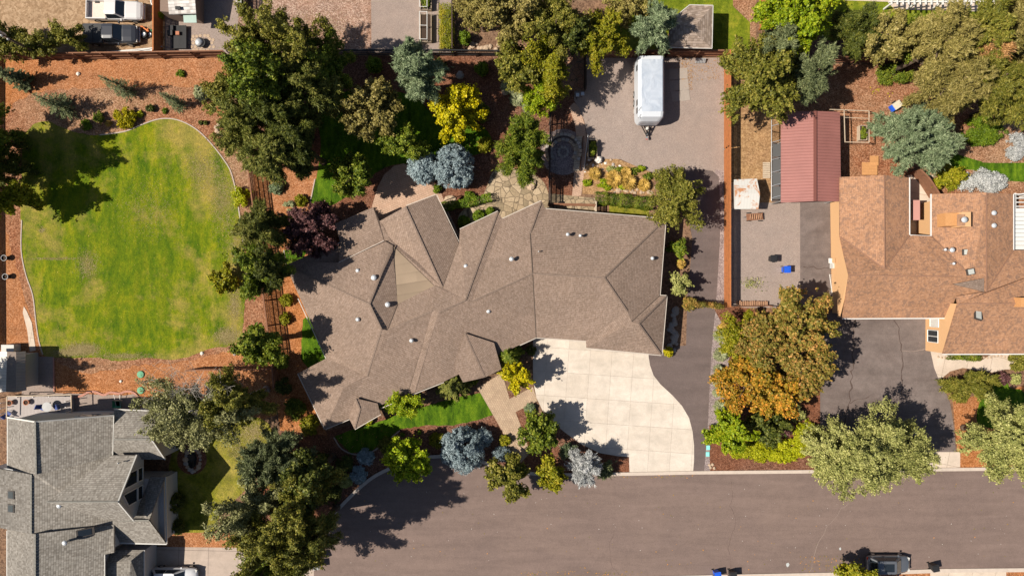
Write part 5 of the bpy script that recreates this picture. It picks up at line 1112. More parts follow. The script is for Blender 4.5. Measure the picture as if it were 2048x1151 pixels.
# pallets and clutter
pl = thing('pallet_stack', 'stack of black slatted pallets right of the orange fence', 'pallets', P(357, 78))
for i in range(13): MB().box(P(344+i*2.3, 74, .4), (.09, 2.4, .05)).build('slat', MT['black'], pl)
for y in (54, 74, 94): MB().box(P(357, y, .2), (1.4, .12, .3)).build('bearer', MT['black'], pl)
for x, y, s, mt, lb in ((346, 70, .5, 'black', 'black crate on the pallets nearest the fence'), (361, 71, .35, 'terracotta', 'pink box on the black pallets'), (348, 60, .45, 'blackmetal', 'dark metal crate on top of the pallets')):
    q = P(x, y); t = thing('crate', lb, 'crate', (q.x, q.y, .43)); MB().box((q.x, q.y, .55), (s, s, .22)).build('box', MT[mt], t); MB().box((q.x, q.y, .67), (s*1.05, s*1.05, .03)).build('rim', MT[mt], t)
rr_ = random.Random(77)
def tyre(x, y, z, r, label, tilt=0):
    q = P(x, y); t = thing('tyre', label, 'tyre', (q.x, q.y, z), 'spare tyres by the black pickup'); MB().lathe((q.x, q.y, z), [(r*.55, 0), (r, .02), (r*1.02, .1), (r, .19), (r*.55, .2), (r*.5, .1), (r*.55, 0.0)], 20).build('tread', MT['rubber'], t, smooth=True); MB().lathe((q.x, q.y, z), [(r*.5, .04), (r*.5, .15), (r*.2, .14)], 14).build('rim', MT['metal'], t)
tyre(292, 72, .0, .38, 'bottom tyre of the stack in front of the black pickup'); tyre(291, 71, .21, .37, 'top tyre of the stack in front of the black pickup'); tyre(301, 70, 0, .3, 'smaller tyre right of the tyre stack'); tyre(313, 78, 0, .32, 'tyre beside the orange fence below the pallet boards')
for i, (x0, y0, x1, y1) in enumerate(((215, 104, 318, 95), (225, 106, 322, 98), (240, 103, 320, 100), (302, 104, 322, 64), (250, 106, 324, 93))):
    MB().tube(P(x0, y0, .15+.06*i), P(x1, y1, .2+.06*i), .055, n=8).build('pipe', MT['white'], loc=P(x0, y0), cat='pipe', label=ORD[i]+' white pipe from the bottom of the heap against the weathered fence', group='white pipes by the fence')
MB().box(P(290, 58, .3), (.9, .12, .1), -.6).box(P(294, 62, .25), (.12, .5, .1), -.4).box(P(284, 55, .2), (.3, .25, .2)).build('toolbox_stand', MT['orangeplas'], loc=P(290, 58), cat='stand', label='orange stand among the clutter in front of the black pickup')
hs = MB(); hs.path([P(296+4*math.cos(t*.9)+t*.6, 60+3*math.sin(t*.9)+t*.3, .1) for t in range(14)], .03).build('hose', MT['green'], loc=P(296, 60), cat='hose', label='green hose coiled by the orange stand')
bt = thing('bathtub', 'cream tub standing against the orange fence at the top edge', 'tub', P(315, 3)); MB().lathe(P(315, 5), [(.4, 0), (.5, .5), (.55, .52), (.45, .5), (.36, .15), (.02, .12)], 18, .9, 1.2).build('basin', MT['white'], bt, smooth=True); MB().lathe(P(315, 5, .52), [(.5, 0), (.55, .0), (.55, .03), (.5, .03), (.5, 0)], 18, .9, 1.2, False).build('rim', MT['white'], bt)
wp = thing('pallet', 'pale wooden pallet lying between the pickups and the fence', 'pallet', P(315, 50))
for i in range(6): MB().box(P(312+i*1.6, 50, .12), (.07, 1.1, .03)).build('slat', MT['paleboard'], wp)
for y in (42, 50, 58): MB().box(P(316, y, .05), (.55, .09, .09)).build('bearer', MT['paleboard'], wp)
# junk cart, firewood, benches
jc = thing('log_cart', 'rusty flat cart stacked with small logs below the rusty shed', 'cart', P(1507, 434)); q = P(1507, 434)
MB().box((q.x, q.y, .35), (1.7, .7, .06), .08).build('deck', MT['oldcedar'], jc)
for dx in (-.6, .6):
    for s in (-1, 1): MB().tube((q.x+dx, q.y+s*.36, .2), (q.x+dx, q.y+s*.44, .2), .2, .2, 14).build('wheel', MT['rubber'], jc)
for i in range(6): MB().tube((q.x-.5+i*.22, q.y-.25, .45), (q.x-.5+i*.22+.05, q.y+.25, .46), .07, .06, 8).build('log', MT['firewood'], jc)
MB().beam((q.x-.9, q.y, .35), (q.x-1.3, q.y-.1, .5), .05, .05).build('handle', MT['metal'], jc)
r = random.Random(3)
for i in range(34):
    x = 1474+i*1.8; y = 606+r.uniform(-1, 1); q = P(x, y, .2)
    MB().tube((q.x, q.y-.22, .15+.14*(i % 2)), (q.x+.02, q.y+.24, .15+.14*(i % 2)), r.uniform(.06, .09), n=7).build('firewood_log', MT['firewood'], loc=(q.x, q.y, 0), cat='log', label=ORD[i]+' split log from the left in the firewood row', group='firewood logs in the row')
br = thing('cut_branch', 'cut leafy branch lying on the gravel yard beside the blue bin', 'branch', P(1500, 565))
m = MB(); m.tube(P(1482, 570, .1), P(1520, 563, .15), .03, .015)
for i in range(9): x = 1488+i*3.5; m.tube(P(x, 569-i*.7, .12), P(x+4, 569-i*.7+(8 if i % 2 else -9), .15), .014, .006, 5)
m.build('twigs', MT['palebark'], br); rg = np.random.default_rng(5); n = 260; q = P(1505, 566, .15); pos = np.stack([rg.normal(0, .55, n)+q.x, rg.normal(0, .3, n)+q.y, rg.uniform(.05, .3, n)], 1)
me = leaf_mesh('leaves', pos, rdir(rg, n)+np.array([0, 0, 1.]), rg.normal(0, 1, (n, 3)), rg.uniform(.1, .2, n), rg.uniform(.05, .1, n), rg.uniform(0, 1, n), P(1500, 565)); o = bpy.data.objects.new('leaves', me); COL.objects.link(o); o.parent = br; me.materials.append(LM['sage'])
# white cart with a blue end, top right
wc = thing('garden_cart', 'small white cart with a blue end on the bark below the big pines', 'cart', P(1786, 214)); q = P(1786, 214)
MB().box((q.x+.1, q.y+.05, .5), (.85, .7, .4), .6).build('tub', plain('cream_plastic', (.56, .5, .4), .5), wc); MB().box((q.x-.38, q.y-.28, .45), (.3, .65, .3), .6).build('blue_end', MT['blue'], wc)
for s in (-1, 1): MB().tube((q.x+.2+s*-.25, q.y+.1+s*.35, .2), (q.x+.2+s*-.28, q.y+.1+s*.39, .2), .2, .2, 14).build('wheel', MT['rubber'], wc)
MB().beam((q.x+.5, q.y+.3, .5), (q.x+.9, q.y+.1, .7), .04, .04).build('handle', MT['metal'], wc)
# trellis frame over a planted bed
tf = thing('trellis_frame', 'thin wooden trellis frame over the planter right of the carport', 'trellis', P(1705, 255))
cs = [(1688, 220), (1738, 222), (1738, 285), (1690, 284)]
for x, y in cs+[(1660, 219)]: MB().tube(P(x, y), P(x, y, 2.1), .045).build('post', MT['paleboard'], tf)
for i, (a, b) in enumerate(zip(cs, cs[1:]+cs[:1])): MB().beam(P(*a, 2.1), P(*b, 2.1), .07, .07).build('beam', MT['paleboard'], tf)
MB().beam(P(1660, 219, 2.1), P(1688, 220, 2.1), .07, .07).build('beam', MT['paleboard'], tf)
MB().beam(P(1690, 235, 2.1), P(1738, 237, 2.1), .05, .05).build('crossbar', MT['paleboard'], tf)
planter(1721, 268, .75, 1.5, 1, 'terracotta sided planter full of green leaves under the trellis frame', True, False)
for i, (x, y, w, l) in enumerate(((1737, 338, 1.6, 1.3), (1746, 322, .9, 1.0))):
    q = P(x, y); t = thing('deck_platform', ('larger' if i == 0 else 'smaller')+' orange timber step beside the blue green pine', 'deck', q)
    for k in range(8): MB().box((q.x, q.y-l/2+(k+.5)*l/8, .22+.004*i), (w, l/8-.015, .05)).build('board', MT['orangewood'], t)
    MB().box((q.x, q.y, .1), (w-.05, l-.05, .18)).build('frame', MT['oldcedar'], t)
sb = thing('wood_stack', 'stack of pale boards standing between the rusty shed and carport', 'boards', P(1534, 340))
for i in range(9): MB().box(P(1533, 326+i*3.6, .16), (.75, .15, .12), .02*(i % 3)).build('board', MT['paleboard'], sb)
# white pergolas
pg = thing('pergola', 'white pergola with a row of rafters at the top right edge', 'pergola', P(1880, 0))
for x in (1782, 1830, 1880, 1930, 1980): MB().box(P(x, 8, 1.35), (.16, .16, 2.7)).build('post', MT['white'], pg)
for y in (4, -30): MB().beam(P(1778, y, 2.75), P(1985, y, 2.75), .12, .2).build('beam', MT['white'], pg)
for i in range(18): x = 1783+i*11.4; MB().beam(P(x, -40, 2.95), P(x, 10, 2.95), .12, .16).build('rafter', MT['white'], pg)
pg = thing('pergola', 'white slatted patio cover attached to the right side of the rust house', 'pergola', P(2040, 450))
for i in range(14): y = 388+i*8.2; MB().beam(P(2028, y, 3.0), P(2090, y, 3.0), .09 if i < 4 else .44, .08).build('rafter', MT['white'], pg)
for x, y in ((2060, 390), (2060, 490), (2034, 390)): MB().box(P(x, y, 1.4), (.14, .14, 2.8)).build('post', MT['white'], pg)
MB().beam(P(2030, 386, 2.9), P(2030, 500, 2.9), .1, .18).build('beam', MT['white'], pg)
# entry of the rust house
wx = P(1916, 607, 5.2).x-.03
for (y0, y1, z0, z1, mt) in ((660, 684, .5, 2.2, 'glass'), (637, 653, .9, 2.3, 'chalk')):
    ya, yb_ = P(0, y0, 1.5).y, P(0, y1, 1.5).y
    w_ = MB().box((wx, (ya+yb_)/2, (z0+z1)/2), (.06, ya-yb_, z1-z0)).build('window', MT[mt], rh); fr = MB(); X = wx-.03
    for p, q in (((ya, z0), (ya, z1)), ((ya, z1), (yb_, z1)), ((yb_, z1), (yb_, z0)), ((yb_, z0), (ya, z0)), (((ya+yb_)/2, z0), ((ya+yb_)/2, z1))): fr.tube((X, p[0], p[1]), (X, q[0], q[1]), .045, n=4)
    fr.build('frame', MT['white'], w_)
# deck of the grey house
dk = thing('timber_deck', 'grey timber deck with railing behind the grey house', 'deck', P(70, 815)); a = P(14, 792, .6); b = P(142, 840, .6)
for i in range(46):
    x = a.x+(b.x-a.x)*(i+.5)/46; MB().box((x, (a.y+b.y)/2, .62), ((b.x-a.x)/46-.012, a.y-b.y, .04)).build('deck_board', plain('deck_grey', (.34, .3, .29), .8) if i == 0 else bpy.data.materials['deck_grey'], dk)
MB().box(((a.x+b.x)/2, (a.y+b.y)/2, .3), (b.x-a.x-.1, a.y-b.y-.1, .56)).build('frame', MT['grey'], dk)
for x0, y0, x1, y1 in ((14, 792, 142, 789), (142, 789, 143, 832), (14, 792, 13, 835)):
    MB().beam(P(x0, y0, 1.55), P(x1, y1, 1.55), .09, .06).build('rail', MT['paleboard'], dk)
    for k in range(5): p = P(x0, y0, .6).lerp(P(x1, y1, .6), k/4); MB().box((p.x, p.y, 1.08), (.07, .07, .96)).build('post', MT['white'], dk)
b = P(103, 811, .64); b.z = .64; tb = thing('round_table', 'small round grey table on the deck between navy chairs', 'table', b); MB().lathe(b+Vector((0, 0, .68)), [(.48, 0), (.5, .03), (.02, .05)], 24).build('table_top', MT['grey'], tb); MB().tube(b, b+Vector((0, 0, .68)), .05).build('pedestal', MT['black'], tb)
def chair(px, py, rz, label, mat='navy'):
    b = P(px, py, .64); b.z = .64; t = thing('deck_chair', label, 'chair', b, 'navy chairs on the deck')
    xf(MB().box((0, 0, .42), (.5, .5, .06)), b, rz).build('seat', MT[mat], t); xf(MB().box((-.28, 0, .72), (.06, .5, .6), 0, 0, -.3), b, rz).build('backrest', MT[mat], t)
    for x in (-.22, .22):
        for y in (-.22, .22): xf(MB().box((x, y, .2), (.03, .03, .4)), b, rz).build('leg', MT['chalk'], t)
chair(90, 813, -.4, 'navy chair left of the round deck table'); chair(119, 812, 3.5, 'navy chair right of the round deck table')
chair(22, 826, 1.0, 'navy chair at the left end of the deck')
for x, y, l in ((57, 803, 'round terracotta planter bowl near the middle of the deck'), (24, 804, 'dark planter bowl at the left corner of the deck')):
    b = P(x, y, .64); b.z = .64; t = thing('planter_bowl', l, 'planter', b); MB().lathe(b, [(.18, 0), (.3, .4), (.24, .4), (.22, .3)], 18).build('pot', MT['terracotta'], t); MB().lathe(b, [(.22, .3), (.02, .33)], 12).build('soil', MT['soil'], t)
m = MB(); band(m, [P(x, y) for x, y in smooth([(146, 795), (165, 790), (178, 783), (192, 783), (208, 789), (222, 784), (240, 786), (252, 782), (264, 783), (275, 791), (280, 806)], 4, False)], .22, 0, .12); m.build('brick_edging', MT['brick'], kind='structure')
m = MB(); band(m, [P(108, 714), P(109, 782)], .14, 0, .1); m.build('brick_edging', MT['brick'], kind='structure')
MB().sheet(W2([(48, 612), (54, 622), (64, 645), (72, 700), (60, 702), (55, 660), (46, 625)]), .004*9).build('pale_path', MG['creamconc'], kind='structure')
wb = thing('wheelbarrow', 'small green wheelbarrow on the gravel behind the grey house', 'wheelbarrow', P(240, 806)); q = P(240, 806)
MB().add([(q.x-.3, q.y-.22, .3), (q.x+.3, q.y-.22, .3), (q.x+.3, q.y+.22, .3), (q.x-.3, q.y+.22, .3), (q.x-.45, q.y-.36, .62), (q.x+.45, q.y-.36, .62), (q.x+.45, q.y+.36, .62), (q.x-.45, q.y+.36, .62)], [(3, 2, 1, 0), (0, 1, 5, 4), (1, 2, 6, 5), (2, 3, 7, 6), (3, 0, 4, 7), (0, 1, 2, 3)]).build('tub', MT['green'], wb)
MB().tube((q.x, q.y-.62, .18), (q.x+.08, q.y-.62, .18), .18, .18, 12).build('wheel', MT['rubber'], wb)
for s in (-1, 1): MB().beam((q.x+s*.2, q.y-.5, .25), (q.x+s*.3, q.y+1.0, .6), .04, .04).build('handle', MT['white'], wb)
lp = thing('yard_frame', 'thin dark post frame standing in the mulch beside the wheelbarrow', 'frame', P(246, 788)); MB().tube(P(246, 800), P(246, 800, 1.4), .03).build('post', MT['darkwood'], lp); MB().tube(P(246, 800, 1.4), P(228, 800, 1.4), .03).build('bar', MT['darkwood'], lp)
# fire pit court
fc = P(1126, 304); st = MT['rock']
MB().sheet([(fc.x+2.4*math.cos(t/24*6.283), fc.y+2.4*math.sin(t/24*6.283)) for t in range(24)], .004*8).build('fire_court', MG['gravel_side'], kind='structure')
r = random.Random(12)
for ringi, (rad, n) in enumerate(((1.75, 18), (1.25, 13))):
    for i in range(n):
        a = math.pi*(-.15+1.3*i/(n-1)); c = fc+Vector((math.cos(a)*rad, math.sin(a)*rad, 0))
        MB().box((c.x, c.y, .2+.1*(1-ringi)), (.36, .3, .4+.2*(1-ringi)), a+1.57+r.uniform(-.1, .1)).build('seat_wall_stone', MT['tanrock'] if r.random() < .5 else st, loc=(c.x, c.y, 0), cat='stone block', label=ORD[i]+' stone from the right in the '+('outer' if ringi == 0 else 'inner')+' curved wall of the fire court', group='stones of the fire court wall')
fp = thing('fire_pit', 'low stone ringed fire pit inside the curved stone wall', 'fire pit', fc)
for i in range(10): a = i*.628; MB().rock(fc+Vector((math.cos(a)*.5, math.sin(a)*.5, .12)), .17, r).build('ring_stone', st, fp)
MB().lathe(fc, [(.4, 0), (.02, .03)], 14).build('ash_bed', MT['soil'], fp)
MB().sheet(W2([(1148, 205), (1158, 215), (1168, 245), (1174, 280), (1170, 330), (1162, 392), (1144, 392), (1150, 330), (1155, 290), (1150, 250), (1138, 215)]), .004*9).build('curved_path', MG['pavers'], kind='structure')
MB().sheet(W2([(1118, 106), (1168, 106), (1168, 182), (1112, 182)]), .004*10).build('red_patio', MG['redflags'], kind='structure')
bw = thing('boardwalk', 'narrow plank boardwalk with a rail beside the fire court', 'boardwalk', P(1160, 310))
for i in range(15): MB().box(P(1158-(i*.4), 275+i*4.6, .3), (.62, .2, .04), .05).build('plank', MT['paleboard'], bw)
for x in (1165, 1153): MB().beam(P(x+2, 272, .16), P(x-5, 342, .16), .06, .24).build('side_beam', MT['oldcedar'], bw)
rl = thing('handrail', 'thin metal handrail right of the boardwalk', 'railing', P(1172, 300)); MB().tube(P(1176, 270, .95), P(1168, 340, .95), .025).build('rail', MT['metal'], rl)
for t in (0, .5, 1): MB().tube(P(1176-8*t, 270+70*t), P(1176-8*t, 270+70*t, .95), .022).build('post', MT['metal'], rl)
planter(1184, 300, .9, 1.9, 1, 'dark timber raised bed between the boardwalk and the white boulder', True, False)
for x, y, l in ((1153, 196, 'square lamp box on the wall top near the boulder path'), (1163, 194, 'small pale box beside the square lamp box')):
    q = P(x, y); t = thing('post_lamp', l, 'lamp', q); MB().tube(q, q+Vector((0, 0, 1.0)), .05).build('post', MT['blackmetal'], t); MB().box((q.x, q.y, 1.1), (.34, .34, .25)).build('lamp_head', MT['metal'], t)
MB().box(P(1271, 223, .15), (.35, .4, .3)).build('utility_box', MT['chalk'], loc=P(1271, 223), cat='utility box', label='small tan box on the gravel left of the trailer front')
# rocks
def rock(px, py, r, mat, label, sq=.6, group=None, seed=None):
    q = P(px, py); rr = random.Random(int(px*13+py*7)); rad = (r*rr.uniform(.85, 1.15), r*rr.uniform(.85, 1.15), r*sq)
    return MB().rock((q.x, q.y, rad[2]*.55), rad, rr).build('rock', MT[mat], loc=q, cat='rock', label=label, group=group)
rock(1196, 320, .42, 'whiterock', 'tall white boulder at the corner of the parking gravel', 1.0)
rock(1062, 369, .62, 'tanrock', 'big tan boulder at the edge of the flagstones', .5); rock(1068, 364, .3, 'tanrock', 'smaller tan boulder against the big tan one')
rock(157, 148, .22, 'whiterock', 'pale rock alone in the orange mulch near the top fence'); rock(404, 706, .2, 'whiterock', 'pale rock at the lower right edge of the striped lawn'); rock(469, 708, .13, 'rock', 'small grey rock near the round dark tree'); rock(242, 762, .15, 'whiterock', 'small white rock in the mulch left of the green lids')
rock(920, 152, .5, 'rock', 'long grey boulder in the shaded garden', .5); rock(900, 400, .55, 'tanrock', 'flat boulder beside the clipped hedge', .3); rock(1010, 185, .35, 'tanrock', 'tan boulder on the brown mulch near the grey shrubs')
for i, (x, y, s) in enumerate(((434, 262, .2), (438, 268, .2), (445, 272, .18), (452, 272, .2), (432, 255, .17), (438, 250, .16))): rock(x, y, s+.06, 'tanrock', ORD[i]+' tan stone of the small arc beside the mulch strip', .5, 'stones of the small arc')
r = random.Random(21)
for i, x_ in enumerate(sorted(r.uniform(1170, 1240) for _ in range(26))): rock(x_, r.uniform(318, 345), r.uniform(.06, .17), r.choice(['whiterock', 'tanrock', 'rock']), ORD[i]+' small loose stone from the left above the flower bed', .6, 'loose stones by the flower bed')
for i in range(18): a = i*.35; rock(388+22*math.cos(a)*(.75 if math.cos(a) < 0 else .6), 918+23*math.sin(a), r.uniform(.15, .3), r.choice(['rock', 'tanrock']), ORD[i]+' rim stone of the dark pond, counted anticlockwise from the right', .6, 'stones round the pond')
MB().sheet([tuple(P(384+10*math.cos(t*.3), 918+18*math.sin(t*.3))[:2]) for t in range(21)], .004*11).build('pond_water', MT['pond'], kind='structure')
MB().sheet([tuple(P(384+30*math.cos(t*.3), 918+30*math.sin(t*.3))[:2]) for t in range(21)], .004*10).build('pond_gravel', MG['bark_dark'], kind='structure')
for i in range(16): rock(1225+i*5.6+r.uniform(-2, 2), 383+r.uniform(-3, 3)+(-6 if i % 3 == 0 else 0), r.uniform(.12, .25), 'tanrock', ORD[i]+' tan edging stone from the left below the autumn grasses', .5, 'edging stones below the autumn grasses')
for x, y, w_ in ((1425, 928, 'topmost'), (1421, 934, 'lowest left'), (1428, 935, 'lowest right'), (1419, 929, 'leftmost')): rock(x, y, .17, 'tanrock', w_+' tan rock in the little cluster near the kerb', .6, 'tan rocks near the kerb')
for i in range(20): rock(1345+r.uniform(-6, 10), 620+i*4.2, r.uniform(.18, .4), 'rock', ORD[i]+' grey boulder from the top in the strip beside the brown house', .5, 'boulders beside the brown house')
for i in range(22): rock(1876+i*7, 713+2*math.sin(i), .12, 'tanrock', ORD[i]+' edging stone from the left under the rust house eave', .6, 'edging stones under the rust house')
for i in range(14): rock(940+i*6+r.uniform(-3, 3), 92+r.uniform(-4, 10), r.uniform(.15, .35), 'tanrock', ORD[i]+' tan stone from the left edging the top bed', .5, 'stones edging the top bed')
sg = thing('garden_statue', 'small pinkish garden figure beside the round blue spruce', 'statue', P(714, 952)); q = P(714, 952); MB().lathe((q.x, q.y, 0), [(.14, 0), (.12, .3), (.16, .6), (.08, .72), (.11, .85), (.02, .98)], 12).build('figure', plain('pink_stone', (.5, .3, .28), .8), sg); MB().box((q.x, q.y, .04), (.34, .34, .08)).build('plinth', MT['rock'], sg)
# street specks: bits of grit, leaves and a paint mark
rg = np.random.default_rng(9)
def scatter(name, mat, boxes, n, s0, s1, label, cat, z=.045, seed=1):
    rg = np.random.default_rng(seed); pos = []
    for x0, y0, x1, y1, w in boxes:
        k = int(n*w); x = rg.uniform(x0, x1, k); y = rg.uniform(y0, y1, k)
        pos.append(np.stack([(x-1024)*SC, (575.5-y)*SC, np.full(k, z)], 1))
    pos = np.concatenate(pos); k = len(pos); s = rg.uniform(s0, s1, k)
    me = leaf_mesh(name, pos, rg.normal(0, .15, (k, 3))+np.array([0, 0, 1.]), rg.normal(0, 1, (k, 3)), s, s*.7, rg.uniform(0, 1, k), (0, 0, 0))
    o = bpy.data.objects.new(name, me); COL.objects.link(o); me.materials.append(mat); return tag(o, label, cat, None, 'stuff')
scatter('street_grit', MT['whiterock'], [(700, 960, 2048, 1140, 1)], 90, .03, .1, 'pale specks of grit scattered over the street', 'grit', .045, 3)
scatter('fallen_leaves', LM['orange'], [(640, 960, 2048, 1140, .3), (1600, 1110, 1720, 1142, .3), (1240, 946, 1400, 955, .12), (1040, 1140, 1290, 1152, .25)], 420, .06, .16, 'orange fallen leaves scattered over the street and its lower kerb', 'leaves', .05, 4)
scatter('fallen_leaves', LM['dead'], [(1350, 118, 1449, 160, .35), (1362, 118, 1385, 180, .3), (1060, 118, 1160, 200, .35)], 900, .05, .13, 'orange brown leaves and needles drifted behind the trailer', 'leaves', .055, 6)
scatter('fallen_fruit', LM['yellow'], [(1735, 175, 1785, 195, 1)], 16, .12, .2, 'yellow fallen fruit on the bark near the garden cart', 'fruit', .06, 8)
scatter('lawn_clover', LM['goldgrass'], [(60, 280, 480, 700, 1)], 260, .04, .1, 'pale dry flecks scattered over the striped lawn', 'dry grass', .035, 9)
scatter('garden_litter', LM['dead'], [(560, 400, 760, 520, .2), (880, 130, 1090, 300, .4), (560, 860, 1100, 930, .4)], 1500, .05, .14, 'dry leaves scattered on the dark garden mulch', 'leaves', .05, 10)

def drift(name, mat, blobs, label, cat, z=.04, s0=.05, s1=.12, seed=1):
    """flecks gathered in loose patches: (x, y, half width, half height, count) in photo pixels"""
    rg = np.random.default_rng(seed); pos = []
    for x0, y0, sx, sy, k in blobs:
        x = rg.normal(x0, sx*.5, k); y = rg.normal(y0, sy*.5, k); pos.append(np.stack([(x-1024)*SC, (575.5-y)*SC, np.full(k, z)+rg.uniform(0, .02, k)], 1))
    pos = np.concatenate(pos); k = len(pos); s = rg.uniform(s0, s1, k)
    me = leaf_mesh(name, pos, rg.normal(0, .35, (k, 3))+np.array([0, 0, 1.]), rg.normal(0, 1, (k, 3)), s, s*.35, rg.uniform(0, 1, k), (0, 0, 0))
    o = bpy.data.objects.new(name, me); COL.objects.link(o); me.materials.append(mat); return tag(o, label, cat, None, 'stuff')
drift('dry_grass', LM['straw'], [(165, 698, 34, 12, 4680), (135, 705, 30, 8, 2160), (250, 712, 60, 7, 1620), (455, 672, 26, 18, 3600), (470, 610, 14, 40, 2340), (448, 400, 30, 70, 3960), (410, 340, 40, 40, 2700), (175, 530, 22, 30, 1620), (300, 420, 60, 60, 1620), (470, 500, 16, 50, 1800), (85, 460, 8, 6, 216), (110, 517, 60, 3, 540)], 'straw coloured dry patches in the striped lawn', 'dry grass', .034, .05, .12, 5)
drift('dry_grass', LM['straw'], [(505, 865, 26, 24, 1620), (480, 900, 26, 24, 900)], 'pale dry patch in the small lawn beside the grey house', 'dry grass', .034, .06, .16, 6)
drift('bark_flecks', LM['straw'], [(620, 60, 90, 36, 2520), (300, 190, 120, 30, 900), (470, 830, 60, 40, 1260), (520, 790, 30, 60, 900)], 'pale bleached flecks in the bark mulch', 'bark', .045, .05, .12, 7)
for x, y, r, l in ((1575, 1128, .24, 'larger pale paint splash on the street near the lower kerb'), (1680, 1096, .16, 'smaller pale paint splash on the street left of the dark grey car')):
    q = P(x, y); rr = random.Random(int(x)); MB().sheet([(q.x+r*rr.uniform(.6, 1.1)*math.cos(i*.4)*.8, q.y+r*rr.uniform(.6, 1.1)*math.sin(i*.4)) for i in range(16)], .004*9.8).build('paint_splash', plain('pale_paint', (.42, .44, .44), .7, var=.3), loc=(q.x, q.y, 0), kind='structure')
# ---------------------------------------------------------------- trees and plants
BIG = 'trees of the dense group left of the shaded garden'
tree(520, 85, 64, 12, 'spiky', 'olive', 'tall olive green tree at the top left of the dense group', group=BIG, r2=72, seed=1)
tree(600, 88, 64, 14, 'spiky', 'olive', 'tall olive tree in the top middle of the dense group', group=BIG, seed=2)
tree(655, 125, 52, 11.5, 'spiky', 'green', 'green tree at the right end of the dense group below the bark yard', group=BIG, seed=3)
tree(465, 185, 50, 8, 'fine', 'olive', 'lower olive tree reaching left over the orange mulch', group=BIG, r2=52, seed=4)
tree(540, 165, 60, 14, 'broad', 'green', 'tall green tree in the middle of the dense group', group=BIG, seed=5)
tree(618, 175, 55, 12.5, 'pine', 'needle', 'dark pine in the heart of the dense group', 'pine_tree', group=BIG, seed=6)
tree(500, 250, 62, 10, 'pine', 'needle', 'dark pine overhanging the mulch strip right of the striped lawn', 'pine_tree', group=BIG, seed=7)
tree(575, 245, 58, 12, 'pine', 'dark', 'dark pine above the dark garden lawn', 'pine_tree', group=BIG, seed=8)
tree(553, 318, 58, 11, 'pine', 'needle', 'olive pine at the lower end of the dense group', 'pine_tree', group=BIG, r2=44, seed=9)
tree(610, 300, 36, 10.5, 'pine', 'dark', 'narrow dark pine beside the triangular green lawn', 'pine_tree', group=BIG, r2=50, seed=10)
tree(748, 220, 54, 8, 'maple', 'tan', 'tan green maple with ragged edges in the shaded garden', 'maple_tree', r2=56)
tree(843, 142, 44, 10, 'pine', 'bluegrn', 'tall blue green conifer by the black railing', 'conifer', r2=56)
tree(915, 226, 50, 6, 'maple', 'yellow', 'bright yellow maple in the middle of the garden', 'maple_tree', r2=52)
tree(812, 290, 50, 6.2, 'fine', 'green', 'dull green tree above the patio', r2=36)
tree(711, 356, 47, 6.3, 'broad', 'green', 'round light green tree beside the paver patio', r2=44)
tree(848, 336, 32, 3.6, 'dome', 'blue', 'left and smaller one of the blue spruces above the patio', 'blue_spruce', hc=1.5)
tree(908, 334, 40, 4.6, 'dome', 'blue', 'right and larger one of the blue spruces above the patio', 'blue_spruce', hc=1.8, r2=42)
tree(1043, 292, 52, 9, 'pine', 'green', 'thick bright green pine beside the fire court', 'pine_tree', r2=64)
tree(1088, 135, 48, 8, 'fine', 'yellowgreen', 'yellow green locust tree over the red stone patio', 'locust_tree', r2=62)
tree(1040, 135, 46, 8.5, 'broad', 'olive', 'olive tree left of the yellow green locust', r2=48)
tree(1075, 190, 38, 6, 'fine', 'bright', 'feathery bright green branches hanging over the slatted fence', 'locust_tree', r2=34)
tree(965, 22, 52, 8, 'fine', 'tan', 'sandy olive tree at the top edge right of the yellowing hedge', r2=46)
tree(1030, 28, 58, 9, 'broad', 'tan', 'large tan green tree at the top edge', r2=58)
tree(1110, 55, 62, 9, 'fine', 'olive', 'olive tree at the top edge above the locust', r2=55)
tree(1205, 82, 52, 7.5, 'fine', 'yellowgreen', 'yellowish olive tree overhanging the top left of the parking gravel', r2=56)
tree(1155, 70, 32, 8, 'broad', 'dark', 'dark green tree squeezed between two olive trees at the top')
tree(1258, 14, 44, 7, 'fine', 'tan', 'pale tan tree at the top edge above the sunny back lawn', r2=28)
tree(1308, 62, 40, 8, 'pine', 'bluegrn', 'blue green conifer touching the trailer and the grey shed', 'conifer', r2=44, seed=61)
tree(1350, 405, 52, 6.5, 'fine', 'olive', 'olive tree leaning over the asphalt drive beside the brown roof', r2=66)
tree(1525, 152, 76, 9.5, 'broad', 'olive', 'big dense olive tree left of the carport', r2=86, seed=31)
tree(1622, 150, 38, 8.5, 'pine', 'spruce', 'grey green conifer behind the big dense olive tree', 'conifer', r2=60)
tree(1560, 92, 38, 8.5, 'pine', 'spruce', 'dark grey green conifer between the olive tree and the yellow green one', 'conifer', r2=30)
tree(1602, 38, 76, 9.5, 'broad', 'bright', 'large bright yellow green tree at the top beside the orange fence', r2=68, seed=33)
tree(1708, 62, 48, 7, 'pine', 'dark', 'dark shaded conifer below the white pergola', 'conifer', r2=46)
tree(1758, 80, 52, 7.5, 'broad', 'tan', 'tan olive tree below the white pergola', r2=50)
tree(1815, 80, 36, 6, 'fine', 'green', 'small bright green tree between the tan tree and the big pines', r2=40)
PN = 'big pines at the top right'
tree(1868, 95, 62, 12, 'pine', 'tan', 'leftmost of the big pines in the top right corner', 'pine_tree', r2=62, group=PN, seed=41)
tree(1945, 70, 62, 12.5, 'pine', 'olive', 'uppermost of the big pines, under the pergola end', 'pine_tree', r2=55, group=PN, seed=42)
tree(2020, 85, 58, 12, 'pine', 'tan', 'sandy coloured pine in the far top right corner', 'pine_tree', r2=75, group=PN, seed=43)
tree(1900, 170, 66, 11, 'pine', 'tan', 'lower left pine of the top right corner above the garden cart', 'pine_tree', r2=56, group=PN, seed=44)
